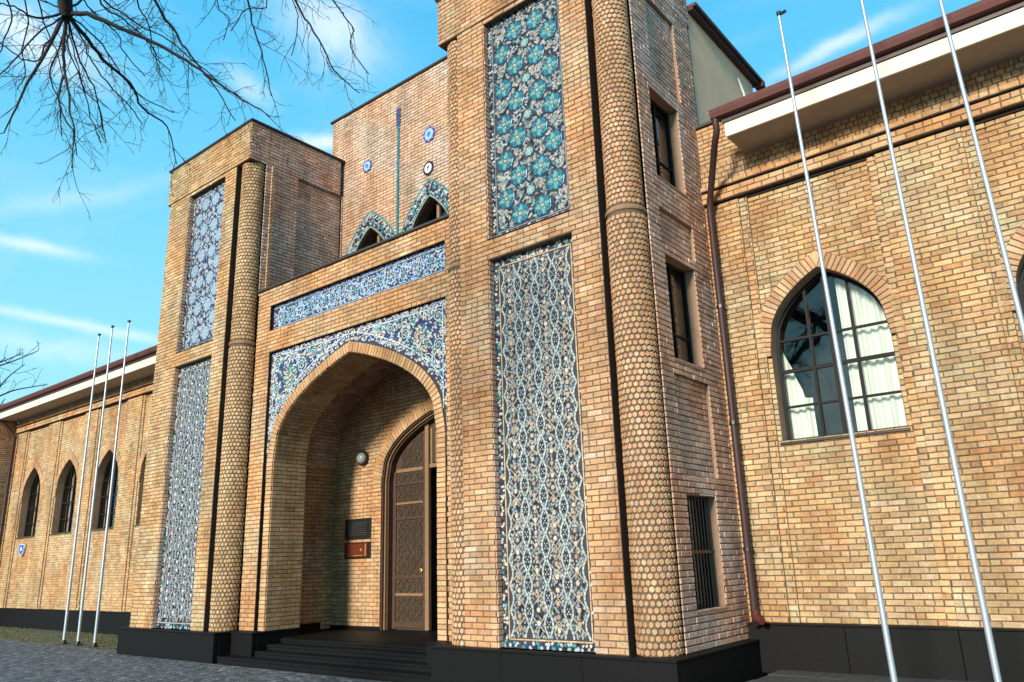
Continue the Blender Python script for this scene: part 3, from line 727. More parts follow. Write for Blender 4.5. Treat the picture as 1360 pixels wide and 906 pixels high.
def column(cx, cy, R, seed, pal, full=True):
    """engaged round column faced with rounded brick studs in staggered rows"""
    r = np.random.default_rng(abs(seed)+200)
    A = Acc(); A.lathe((cx, cy, 0), [(R-.004, ZB), (R-.004, 5.95), (R-.022, 6.06), (R-.022, ZBLK)], 28); c = A.build('corner_column', 'mortar', B)
    S = Acc(); row = .0745; nr = int((ZBLK-ZB)/row); rowh = (ZBLK-ZB)/nr; k = 23
    th, zz, RR = [], [], []
    for i in range(nr):
        z = ZB+(i+.5)*rowh
        if 5.94 < z < 6.04: continue
        for j in range(k):
            t = (j+.5*(i % 2))*2*math.pi/k
            if math.sin(t) > .45: continue
            th.append(t); zz.append(z); RR.append(R if z < 6 else R-.018)
    th, zz, RR = map(np.array, (th, zz, RR)); n = len(th)
    th = th+r.normal(0, .008, n); zz = zz+r.normal(0, .0015, n)
    ks = 6; ka = np.arange(ks)*2*math.pi/ks+math.pi/6
    a = np.cos(ka)*.0385; b = np.sin(ka)*.0400
    def ringpts(sc_, dr):
        T = th[:, None]+a[None]*sc_/RR[:, None]; Rr = (RR[:, None]+dr)
        return np.stack([cx+Rr*np.cos(T), cy+Rr*np.sin(T), zz[:, None]+b[None]*sc_], -1)
    dd = r.normal(0, .0015, (n, 1))
    P = np.concatenate([ringpts(.86, -.006), ringpts(.86, .005+dd), ringpts(.72, .009+dd)], 1)
    base = (np.arange(n)*3*ks)[:, None]; P = P.mean(1, keepdims=True)+(P-P.mean(1, keepdims=True))*r.uniform(.93, 1.05, (n, 1, 1))+r.normal(0, .0007, P.shape)
    cols = palette(pal, n, r)*1.04
    side = np.array([(i, (i+1) % ks, ks+(i+1) % ks, ks+i) for i in range(ks)]+[(ks+i, ks+(i+1) % ks, 2*ks+(i+1) % ks, 2*ks+i) for i in range(ks)])
    S.add(P.reshape(-1, 3), (side[None]+base[:, :, None]).reshape(-1, 4), np.repeat(cols, 2*ks, 0))
    S.f.setdefault(ks, []).append((np.arange(ks)+2*ks)[None]+base); S.c.setdefault(ks, []).append(cols)
    S.build('brick_stud', 'brick', c, 'stuff')
    K = Acc(); K.lathe((cx, cy, 0), [(R-.01, 5.94), (R+.016, 5.955), (R+.020, 5.985), (R+.010, 6.015), (R-.02, 6.03)], 28, (.30, .19, .11)); K.build('column_ring', 'brick', c)
    return c
XR, XLc = -6.11, -15.17
_, xr_R = tower(XR, 10.52, 30, False, True)
_, xr_L = tower(XLc, 10.6, 60, True, False)
# right side of the right tower: three windows and shallow recessed fields
sd = rside(xr_R)
WS = [(8.83, 9.70, 6.66, 8.08), (8.85, 9.72, 4.03, 5.5), (8.83, 9.66, .93, 2.3)]
cuts = [rect(*w) for w in WS]+[rect(8.95, 9.86, 8.30, 9.72), rect(8.80, 9.80, 5.62, 6.17), rect(8.80, 9.80, 2.55, 3.85)]
wall('tower_side_wall', B, sd, 8.47, 10.42, ZB, ZBLK, cuts, 'side', .0755, .225, seed=41, dep=.012)
for (a, b, c, d) in ((8.95, 9.86, 8.30, 9.72), (8.80, 9.80, 5.62, 6.17), (8.80, 9.80, 2.55, 3.85)):
    wall('recessed_field', B, rside(xr_R-.05), a, b, c, d, (), 'side', .0755, .225, seed=int(a*7+c*11))
    A = Acc(); A.box(xr_R-.05, xr_R, a-.01, a, c, d); A.box(xr_R-.05, xr_R, b, b+.01, c, d); A.box(xr_R-.05, xr_R, a, b, d, d+.01); A.box(xr_R-.05, xr_R, a, b, c-.01, c); A.build_each('field_edge', 'reveal', B)
A = Acc(); A.box(xr_R-.30, xr_R-.04, 8.42, 8.56, ZB, ZBLK); A.box(xr_L-.30, xr_L-.04, 8.42, 8.80, ZB, ZBLK); A.build_each('corner_groove', 'groove_shade', B)  # filler behind the columns, shade painted in its near-black colour
for i, (a, b, c, d) in enumerate(WS):
    F = rside(xr_R)
    wroot = Acc()
    for (p, q, s, t) in ((a, a+.05, c, d), (b-.05, b, c, d), (a+.05, b-.05, c, c+.05), (a+.05, b-.05, d-.05, d)):
        wroot.box(xr_R-.19, xr_R-.14, p, q, s, t)
    if i < 2: wroot.box(xr_R-.185, xr_R-.145, a+.40, a+.43, c+.05, d-.05); wroot.box(xr_R-.187, xr_R-.147, a+.05, b-.05, c+.42, c+.45)
    w = wroot.build('window', 'frame', B)
    R_ = Acc(); R_.box(xr_R-.30, xr_R, b, b+.012, c, d); R_.box(xr_R-.30, xr_R, a-.012, a, c, d); R_.box(xr_R-.30, xr_R, a, b, d, d+.012); R_.box(xr_R-.30, xr_R+.015, a-.02, b+.02, c-.03, c); R_.build_each('window_reveal', 'reveal', w)
    P = Acc(); P.add(rside(xr_R-.165).p(np.array([a, b, b, a]), np.array([c, c, d, d]), np.zeros(4)), np.array([(0, 1, 2, 3)])); P.build('pane', 'glass', w)
    D = Acc(); D.box(xr_R-.9, xr_R-.31, a-.2, b+.2, c-.2, d+.2); D.build_each('interior', 'dark', w)
    if i == 2:
        for k in range(9):
            Gd = Acc(); y = a+.05+(b-a-.1)*k/8; Gd.tube([(xr_R-.09, y, c), (xr_R-.09, y, d)], .009, 6); Gd.build('grille_bar', 'black', w)
        Gd = Acc(); Gd.box(xr_R-.10, xr_R-.08, a, b, (c+d)/2-.02, (c+d)/2+.02); Gd.build('grille_bar', 'black', w)
# right side of the left tower
wall('tower_side_wall', B, rside(xr_L), 8.48, 10.6, 7.0, ZBLK, [rect(9.31, 10.54, 7.0, 10.0)], 'side', .0755, .225, seed=43)
wall('recessed_field', B, rside(xr_L-.06), 9.31, 10.54, 7.0, 10.0, (), 'side', .0755, .225, seed=44)
A = Acc(); A.box(xr_L-.06, xr_L, 9.30, 9.31, 7.0, 10.0); A.box(xr_L-.06, xr_L, 9.31, 10.54, 10.0, 10.01); A.build_each('field_edge', 'reveal', B)
wall('tower_side_wall', B, rside(xr_L+.03), 8.60, 8.66, 7.1, ZBLK, (), 'orange', .0755, .225, seed=45, dep=.03)
# hidden sides of both towers, closed so that no light leaks in
A = Acc(); A.add([(XR-1.72, 8.62, 0), (XR-1.72, 10.6, 0), (XR-1.72, 10.6, ZT), (XR-1.72, 8.62, ZT)], np.array([(0, 1, 2, 3)]))
A.add([(XLc-1.72, 8.62, 0), (XLc-1.72, 10.6, 0), (XLc-1.72, 10.6, ZT), (XLc-1.72, 8.62, ZT)], np.array([(0, 1, 2, 3)])); A.build('tower_inner_face', 'mortar', B)
# ---- portal between the towers
PX0, PX1, UC = xr_L, XR-1.72, -10.54
pf = front(8.5)
FW, FIN, FOUT, SPR, API, APO = 2.42, 2.17, 2.35, 3.55, 5.26, 5.47
cuts = [rect(-13.0, -8.12, 6.13, 6.71), rect(UC-FW, UC+FW, .0, 5.72)]
wall('portal_wall', B, pf, PX0+.02, PX1, ZB, 7.06, cuts, 'gold', .0755, .225, seed=71)
A = Acc(); A.box(PX0, PX1, 8.44, 8.62, 7.06, 7.10); A.build('portal_coping', 'cap', B)
A = Acc()
for (a, b, c, d) in ((-13.0, -8.12, 6.71, 6.715), (-13.0, -8.12, 6.125, 6.13)): A.box(a, b, 8.5, 8.60, c, d)
A.box(-13.005, -13.0, 8.5, 8.6, 6.13, 6.71); A.box(-8.12, -8.115, 8.5, 8.6, 6.13, 6.71)
A.box(UC-FW, UC+FW, 8.5, 8.60, 5.72, 5.725); A.box(UC-FW-.005, UC-FW, 8.5, 8.6, ZB, 5.72); A.box(UC+FW, UC+FW+.005, 8.5, 8.6, ZB, 5.72)
A.build_each('portal_reveal', 'groove_shade', B)
# frieze band of tiles
bf = front(8.58); r = np.random.default_rng(81)
h = bed(B, bf, -13.0, -8.12, 6.13, 6.71, 'tile_frieze', 'long blue tile frieze above the arch'); A = Acc()
for (c, d) in ((6.135, 6.20), (6.64, 6.705)): mosaic(A, bf, grid(-12.99, -8.13, c, d, .034, r), .034, [((.30, .38, .60), 4), (PB, 2), (CO, 1)], r)
ribbon(A, bf, np.array([(-12.98, 6.215), (-8.14, 6.215)]), .014, (.34, .42, .60), r, .12); ribbon(A, bf, np.array([(-12.98, 6.627), (-8.14, 6.627)]), .014, (.34, .42, .60), r, .12)
pts = grid(-12.98, -8.14, 6.23, 6.61, .042, r); keep = np.ones(len(pts), bool)
for k in range(15):
    c = np.array([-12.75+k*.325, 6.42]); keep &= np.hypot(*(pts-c).T) > .085
    t = np.linspace(0, 2*math.pi, 17); ribbon(A, bf, c+np.c_[np.cos(t)*.095, np.sin(t)*.13], .014, (.33, .45, .62), r, .05)
    pieces(A, bf, c[None], np.array([.042]), np.array([.3]), np.array([1.]), np.array([TU if k % 2 else (.20, .42, .58)]), r, 8, .011)
    for q in range(6): pieces(A, bf, c[None]+.062*np.array([[math.cos(q*1.05), math.sin(q*1.05)]]), np.array([.019]), np.array([q*1.05]), np.array([1.5]), np.array([WH if q % 2 else (.45, .30, .26)]), r, 5, .009)
mosaic(A, bf, pts[keep], .042, [((.38, .50, .60), 4), ((.22, .34, .58), 3), (CO, 2.4), (TU, 1.1), (WH, 1.2), ((.46, .34, .34), .8)], r, asp=(1.2, 2.2))
A.build('tessera', 'tile', h, 'stuff')
# spandrels
sf = front(8.56); r = np.random.default_rng(82)
A = Acc()
zz = np.arange(3.2, 5.72, .06)
for z in zz:
    zb = min(z+.06, 5.72); hv = arch_half(z+.03, FIN+.08, SPR, API+.1)
    for (a, b) in ((UC-FW, UC-hv), (UC+hv, UC+FW)):
        if b-a > .001: A.add(sf.p(np.array([a, b, b, a]), np.array([z, z, zb, zb]), np.zeros(4)), np.array([(0, 1, 2, 3)]))
h = A.build('tile_spandrel', 'tile_bed', B); h['label'] = 'white and cobalt tile spandrels over the portal arch'
A = Acc(); s = .052
pts = grid(UC-FW+.01, UC+FW-.01, 3.55, 5.71, s, r)
hv = np.array([arch_half(z, FOUT+.03, SPR, APO+.03) for z in pts[:, 1]])
dx = np.abs(pts[:, 0]-UC); inside = dx > hv+.005
edge_arch = np.array([arch_half(z, FOUT+.15, SPR, APO+.16) for z in pts[:, 1]])
bord = (dx < edge_arch) | (pts[:, 1] > 5.61) | (dx > FW-.11)
cart = np.hypot((dx-1.78)/1.0, (pts[:, 1]-5.08)/1.35) < .21
ringc = (np.hypot((dx-1.78)/1.0, (pts[:, 1]-5.08)/1.35) < .29) & ~cart
scr = np.sin(dx*15+np.sin(pts[:, 1]*9)*1.4)*np.sin(pts[:, 1]*14+np.sin(dx*8)*1.5)
flow = lambda P: np.arctan2(np.sin(P[:, 0]*11), np.cos(P[:, 1]*9+P[:, 0]*3))
SP = []
for sg_ in (-1, 1):
    for (ox, oz, R0, tw) in ((2.2, 5.45, .10, 1), (1.95, 4.72, .13, -1), (1.42, 5.28, .15, 1), (1.05, 5.46, .09, -1), (2.2, 4.95, .10, 1), (2.17, 4.42, .12, 1), (1.62, 4.92, .11, -1), (2.26, 4.10, .08, -1), (.72, 5.53, .06, 1)):
        t = np.linspace(0, 4.2*math.pi, 40); rad = R0*(1.15-t/(4.6*math.pi)); SP.append(np.c_[UC+sg_*ox+sg_*tw*rad*np.cos(t), oz+rad*np.sin(t)])
free = np.ones(len(pts), bool); SPK = []
for C in SP:
    hv_ = np.array([arch_half(z, FOUT+.17, SPR, APO+.18) for z in C[:, 1]]); ok = (np.abs(C[:, 0]-UC) > hv_) & (C[:, 1] < 5.58) & (np.abs(C[:, 0]-UC) < FW-.13)
    C = C[ok]
    if len(C) < 6: continue
    SPK.append(C)
    for p in C[::2]: free &= np.hypot(pts[:, 0]-p[0], pts[:, 1]-p[1]) > .024
free |= (dx < edge_arch) | (pts[:, 1] > 5.61) | (dx > FW-.11)
inside &= free
for C in SPK:
    ribbon(A, sf, C, .015, (.50, .58, .60), r, .05)
    pieces(A, sf, C[-1:], np.array([.030]), np.array([0.]), np.array([1.]), np.array([TU]), r, 8, .012)
o1 = [((.47, .47, .47), 4), ((.48, .41, .37), 3), (PB, 2), ((.30, .38, .62), 1.6), (CO, 1.4)]
mosaic(A, sf, pts[inside & bord], s*.9, o1, r, asp=(1, 1.4))
m = inside & ~bord & cart; mosaic(A, sf, pts[m], s, [(TU, 2), (OR, 1.4), (CR, 3), (PB, 2), (WH, 1)], r)
m = inside & ~bord & ringc; mosaic(A, sf, pts[m], s, [(CO, 3), (WH, 2), ((.04, .08, .22), 2)], r)
m = inside & ~bord & ~cart & ~ringc & (scr > .30); mosaic(A, sf, pts[m], s, [(CO, 3), ((.04, .08, .22), 2), (WH, 1.2)], r, asp=(1.2, 2), ang=flow)
m = inside & ~bord & ~cart & ~ringc & (scr <= .30) & (scr > -.55); mosaic(A, sf, pts[m], s, [(WH, 5), ((.48, .41, .37), 3), (CO, 1.0), (TU, .9), ((.22, .34, .60), 1.2)], r, asp=(1.5, 2.6), ang=flow)
m = inside & ~bord & ~cart & ~ringc & (scr <= -.55); mosaic(A, sf, pts[m], s, [(TU, 2), ((.20, .45, .55), 2), (WH, 2), (OR, .6)], r)
C = arch_curve(UC, FOUT+.16, SPR+.02, APO+.17, SPR, 40); C = C[(C[:, 1] < 5.60) & (np.abs(C[:, 0]-UC) < FW-.1)]
for part in (C[C[:, 0] < UC], C[C[:, 0] > UC]): ribbon(A, sf, part, .016, (.55, .60, .62), r, .09)
for sgn in (-1, 1):
    ribbon(A, sf, np.array([(UC+sgn*(FW-.12), 3.9), (UC+sgn*(FW-.12), 5.6)]), .014, (.55, .60, .62), r, .09)
ribbon(A, sf, np.array([(UC-FW+.12, 5.60), (UC+FW-.12, 5.60)]), .016, (.55, .60, .62), r, .09)
A.build('tessera', 'tile', h, 'stuff')
# portal arch ring with straight legs
Ci = arch_curve(UC, FIN, SPR, API, ZB, 40)
ring('portal_arch', B, front(8.56), Ci, FOUT-FIN, -.06, .035, 'gold', .0755, seed=83)
# reveal, vestibule
soffit_bricks(B, front(8.56), Ci, .02, -.74, 'gold', 84, 'portal_reveal')
Cv = arch_curve(UC, 2.9, 3.7, 5.85, 3.6, 30); soffit_bricks(B, front(9.3), Cv, 0, -1.31, 'side', 88, 'vestibule_vault')
wall('vestibule_wall', B, rside(UC-2.905), 9.3, 10.6, .36, 3.7, (), 'gold', .0755, .225, seed=85)
A = Acc()        # back face of the portal wall, above and beside the arch
for z in np.arange(.36, 6.9, .1):
    hv = arch_half(z+.05, FIN, SPR, API) if z+.05 < API else 0
    for (a, b) in ((PX0, UC-hv), (UC+hv, PX1)): A.add(front(9.3).p(np.array([a, b, b, a]), np.array([z, z, z+.1, z+.1]), np.zeros(4)), np.array([(0, 1, 2, 3)]))
A.build('vestibule_front', 'mortar', B)
YB = 10.6; DW, DS, DA = 1.42, 3.2, 4.46; UD = -10.88
wall('vestibule_back_wall', B, front(YB), UC-2.91, UC+2.91, .42, 5.95, [ring_cut(UC, DW, DS, DA, 0)], 'gold', .0755, .225, seed=86)
ring('door_arch', B, front(YB), arch_curve(UC, DW, DS, DA, 3.0, 30), .24, 0, .022, 'gold', .075, seed=87)
slabs('skirting', UC-2.9, UC-DW, YB-.03, YB, .36, .43, .8)
A = Acc(); A.box(UC-2.92, UC+2.92, 8.95, 11.6, .30, .362); A.build('vestibule_floor', 'granite', B)
# ---- door
D = Acc(); Cd = arch_curve(UC, DW, DS, DA, .362, 30); loft(D, front(YB), Cd, 0, -.10); door = D.build('door', 'wood', B); door['label'] = 'carved wooden door with pointed top, left leaf shut, right leaf open'
def sweep(name, m, w0, w1, y0, y1, v0=.362, ds=0):
    A = Acc(); ci = arch_curve(UC, w0, DS+ds, DA-(DW-w0)*1.15, v0, 30); co = arch_curve(UC, w1, DS+ds, DA-(DW-w1)*1.15, v0, 30)
    F_ = front(0); mI = len(ci)
    V = np.concatenate([F_.p(ci[:, 0], ci[:, 1], np.full(mI, -y0)), F_.p(co[:, 0], co[:, 1], np.full(mI, -y0)), F_.p(ci[:, 0], ci[:, 1], np.full(mI, -y1)), F_.p(co[:, 0], co[:, 1], np.full(mI, -y1))])
    F = []
    for i in range(mI-1):
        F += [(i, i+1, mI+i+1, mI+i), (i, 2*mI+i, 2*mI+i+1, i+1), (mI+i, mI+i+1, 3*mI+i+1, 3*mI+i)]
    A.add(V, F); return A.build(name, m, door)
sweep('door_frame', 'wood', 1.39, 1.42, YB+.02, YB+.25)
sweep('door_moulding', 'wood_light', 1.36, 1.39, YB+.07, YB+.30)
sweep('door_frame', 'wood', 1.33, 1.36, YB+.12, YB+.34)
YD = YB+.26; df = front(YD); wi = 1.33; da = DA-(DW-wi)*1.15
def leaf_mask(v): return arch_half(v, wi, DS, da)
A = Acc(); n_ = 70; zs = np.linspace(.37, da, n_)
for i in range(n_-1):
    for (a, b, c, d) in ((UC-leaf_mask(zs[i]), UD-.02, UC-leaf_mask(zs[i+1]), UD-.02),): A.add(df.p(np.array([a, b, d, c]), np.array([zs[i], zs[i], zs[i+1], zs[i+1]]), np.zeros(4)), np.array([(0, 1, 2, 3)]))
    if zs[i] > 3.45: A.add(df.p(np.array([UD+.02, UC+leaf_mask(zs[i]), UC+leaf_mask(zs[i+1]), UD+.02]), np.array([zs[i], zs[i], zs[i+1], zs[i+1]]), np.zeros(4)), np.array([(0, 1, 2, 3)]))
leaf = A.build('door_leaf', 'carved', door)
def bar(u0, u1, v0, v1, n=.035, m='wood', nm='door_rail'):
    A = Acc(); A.bbox(u0, u1, YD-n, YD+.02, v0, v1, .006); return A.build(nm, m, door)
bar(UD-.05, UD+.05, .37, da-.04, .06, 'wood_light', 'door_post')
bar(UC-wi, UC-wi+.09, .37, 3.4, .03, 'wood'); bar(UD-.14, UD-.06, .37, 3.9, .03, 'wood')
for (v, hh_, mm) in ((.40, .10, 'wood'), (.98, .05, 'wood_light'), (1.30, .05, 'wood'), (2.42, .05, 'wood'), (2.72, .045, 'wood_light'), (3.10, .05, 'wood'), (3.36, .07, 'wood_light')):
    bar(UC-wi+.09, UD-.14, v, v+hh_, .028, mm)
bar(UD+.06, UC+wi, 3.38, 3.46, .04, 'wood_light', 'door_transom')
for a_ in (.18, .32, .46): bar(UD+a_-.1, UD+a_-.05, 3.46, 4.25-a_*.5, .03, 'wood_light', 'door_slat')
# raised carving: interlaced diamonds and leaves on every field
A = Acc(); r = np.random.default_rng(90)
for (a, b, c, d) in ((UC-1.21, UD-.15, .52, .96), (UC-1.21, UD-.15, 1.05, 1.28), (UC-1.21, UD-.15, 1.37, 2.40), (UC-1.21, UD-.15, 2.49, 2.70), (UC-1.21, UD-.15, 2.79, 3.08), (UC-1.21, UD-.15, 3.17, 3.34), (UC-1.1, UD-.15, 3.45, 4.15)):
    P = grid(a, b, c, d, .055, r, .12)
    P = P[np.array([abs(p[0]-UC) < leaf_mask(p[1])-.1 for p in P], bool)] if len(P) else P
    nP = len(P)
    if nP: pieces(A, df, P, np.full(nP, .023), np.arctan2(np.sin(P[:, 0]*20), np.cos(P[:, 1]*16)), np.full(nP, 1.7), np.full((nP, 3), .1), r, 6, .014)
    nu = 4
    for i in range(nu):
        x0 = a+(b-a)*i/nu; x1 = a+(b-a)*(i+1)/nu
        t = np.linspace(c, d, 12); per = .42
        for ph in (0, math.pi):
            x = (x0+x1)/2+(x1-x0)*.45*np.sin(t*2*math.pi/per+ph); k_ = np.abs(x-UC) < np.array([leaf_mask(q) for q in t])-.08
            if k_.sum() > 2: ribbon(A, df, np.c_[x[k_], t[k_]], .018, (.1, .1, .1), r, .09, .020, .002)
A.build('carving', 'carved', door, 'stuff')
A = Acc(); A.lathe((0, 0, 0), [(.0, 0), (.035, 0), (.04, .02), (.02, .03)], 12); kn = A.build('door_handle', 'gold', door); kn.rotation_euler = (math.pi/2, 0, 0); kn.location = (UD-.17, YD-.03, 1.45)
A = Acc(); A.box(UD+.02, UC+1.5, YD+.9, YD+.95, .3, 4.3); A.box(UC+1.45, UC+1.5, YD, YD+.9, .3, 4.3); A.box(UD-.02, UD, YD+.02, YD+.9, .3, 4.3); A.box(UD, UC+1.5, YD+.02, YD+.9, 4.3, 4.32); A.build_each('doorway_interior', 'dark', door)
A = Acc(); A.bbox(UC+1.10, UC+1.16, YD+.02, YD+.95, .38, 3.36, .006); A.build('door_leaf', 'wood', door)
# ---- steps
stz = [.11, .20, .29, .362]; sty = [8.02, 8.28, 8.52, 8.80]
for i in range(4):
    x0 = -13.30 if i == 0 else -12.55; x1 = -7.92
    n = 4 + (i % 2)
    for k in range(n):
        A = Acc(); a = x0+(x1-x0)*k/n; b = x0+(x1-x0)*(k+1)/n
        A.bbox(a+.003, b-.003, sty[i]-.02, (sty[i+1]+.02 if i < 3 else 9.0), stz[i]-.035, stz[i], .007); A.build('step', 'granite_edge' if False else 'granite', B)
    A = Acc(); A.box(x0, x1, sty[i], 9.0, 0 if i == 0 else stz[i-1], stz[i]-.036); A.build('step_riser', 'granite', B)
# ---- plinths
def plinth(x0, x1, y0, y1, z1, step=1.1, sides=True):
    slabs('plinth_slab', x0, x1, y0, y0+.1, -.05, z1-.03, step)
    if sides:
        slabs('plinth_slab', x1-.1, x1, y0+.104, y1, -.05, z1-.03, step, 'y')
        slabs('plinth_slab', x0, x0+.1, y0+.104, y1, -.05, z1-.03, step, 'y')
    A = Acc(); A.bbox(x0-.012, x1+.012, y0-.012, y1, z1-.03, z1, .006); A.build('plinth_cap', 'granite', B)
plinth(XR-1.84, XR+1.86, 7.97, 10.3, ZB)
plinth(XLc-1.84, XLc+1.78, 7.97, 10.3, ZB)
plinth(-13.36, UC-FIN-.0, 8.30, 9.32, ZB-.004, sides=True)
plinth(UC+FIN, -7.96, 8.30, 9.32, ZB-.004, sides=True)
# ---- side wings
def arched_window(uc, w, s, a, v0, Yw, seed, kind):
    """arched window: frame with glazing bars, panes, reveal, sill, curtains"""
    F = front(Yw+.20); A = Acc(); C = arch_curve(uc, w, s, a, v0, 24)
    Ci_ = arch_curve(uc, w-.045, s, a-.05, v0+.05, 24); m = len(C)
    V = np.concatenate([F.p(C[:, 0], C[:, 1], np.zeros(m)), F.p(Ci_[:, 0], Ci_[:, 1], np.zeros(m)), F.p(Ci_[:, 0], Ci_[:, 1], np.full(m, -.05))])
    A.add(V, [f for i in range(m-1) for f in ((i, i+1, m+i+1, m+i), (m+i, m+i+1, 2*m+i+1, 2*m+i))])
    A.box(uc-w, uc+w, Yw+.20, Yw+.25, v0, v0+.06)
    win = A.build('window', 'frame', B)
    def hb(v, t, u0=None, u1=None):
        hv = arch_half(v, w, s, a)-.02; X = Acc(); X.box(uc-hv if u0 is None else u0, uc+hv if u1 is None else u1, Yw+.197, Yw+.245, v-t/2, v+t/2); X.build('glazing_bar', 'frame', win)
    def vb(u, t, top):
        X = Acc(); X.box(u-t/2, u+t/2, Yw+.193, Yw+.243, v0+.05, top); X.build('glazing_bar', 'frame', win)
    vb(uc, .075, a-.06)
    lev = [v0+(a-v0)*q for q in (.20, .42, .63)] if kind != 'main' else [3.50, 4.0, 4.44]
    for i, v in enumerate(lev): hb(v, .05 if i == 1 else .03)
    q = w*.37
    for sgn in (-1, 1): vb(uc+sgn*q, .035, s+(a-s)*max(1-(q/w)**AP, 0)**AQ-.03)
    # panes: one per field of the glazing
    us = [uc-w, uc-q, uc, uc+q, uc+w]; vs = [v0]+lev+[a]
    for i in range(4):
        for j in range(len(vs)-1):
            X = Acc(); zz = np.linspace(vs[j], vs[j+1], 26 if j >= 2 else 2); ok = False
            tl = np.random.default_rng(seed*50+i*7+j).normal(0, .0025)
            for k in range(len(zz)-1):
                a0, b0 = max(us[i], uc-arch_half(zz[k], w, s, a)), min(us[i+1], uc+arch_half(zz[k], w, s, a))
                a1, b1 = max(us[i], uc-arch_half(zz[k+1], w, s, a)), min(us[i+1], uc+arch_half(zz[k+1], w, s, a))
                if b0-a0 < .002: continue
                if b1 < a1: a1 = b1 = (a1+b1)/2
                ok = True
                X.add(front(Yw+.225).p(np.array([a0, b0, b1, a1]), np.array([zz[k], zz[k], zz[k+1], zz[k+1]]), np.array([tl, -tl, -tl, tl])), np.array([(0, 1, 2, 3)]))
            if ok: X.build('pane', 'glass', win)
    X = Acc(); loft(X, front(Yw), resample(C, .08), .0, -.21); X.build('window_reveal', 'reveal', win)
    X = Acc(); X.bbox(uc-w-.03, uc+w+.03, Yw-.03, Yw+.2, v0-.035, v0, .006); X.build('window_sill', 'black', win)
    X = Acc(); X.box(uc-w-.5, uc+w+.5, Yw+1.6, Yw+1.62, v0-.5, a+.5); X.box(uc-w-.5, uc-w-.48, Yw+.26, Yw+1.6, v0-.5, a+.5); X.box(uc+w+.48, uc+w+.5, Yw+.26, Yw+1.6, v0-.5, a+.5); X.box(uc-w-.5, uc+w+.5, Yw+.26, Yw+1.6, a+.48, a+.5); X.box(uc-w-.5, uc+w+.5, Yw+.26, Yw+1.6, v0-.5, v0-.48)
    X.build_each('room_interior', 'dark', win)
    if kind == 'main':
        # pleated pale curtains drawn aside: full on the right, a low swept piece on the left
        def curtain(u0, u1, vlow, vtop, y):
            nu = 70; X = Acc(); U = np.linspace(u0, u1, nu); Z = np.linspace(0, 1, 10)
            yy = y+.022*np.sin(U*58)+.014*np.sin(U*23+1); V = []
            for z in Z:
                for i in range(nu): V.append((U[i], yy[i]+.006*math.sin(z*9+U[i]*12), vlow(U[i])+(vtop(U[i])-vlow(U[i]))*z))
            X.add(V, np.array([(j*nu+i, j*nu+i+1, (j+1)*nu+i+1, (j+1)*nu+i) for j in range(9) for i in range(nu-1)])); X.build('curtain', 'curtain', win, smooth=True)
        curtain(uc+.10, uc+w+.05, lambda u: v0-.1, lambda u: a, Yw+.36)
        curtain(uc-w-.02, uc-.42, lambda u: v0-.1, lambda u: 3.62+max(0, (uc-.50-u))*3.0, Yw+.36)
    elif kind == 'far':
        X = Acc(); X.box(uc-w, uc-w*.35, Yw+.36, Yw+.37, v0, a); X.build('curtain', 'reveal', win)
    return win
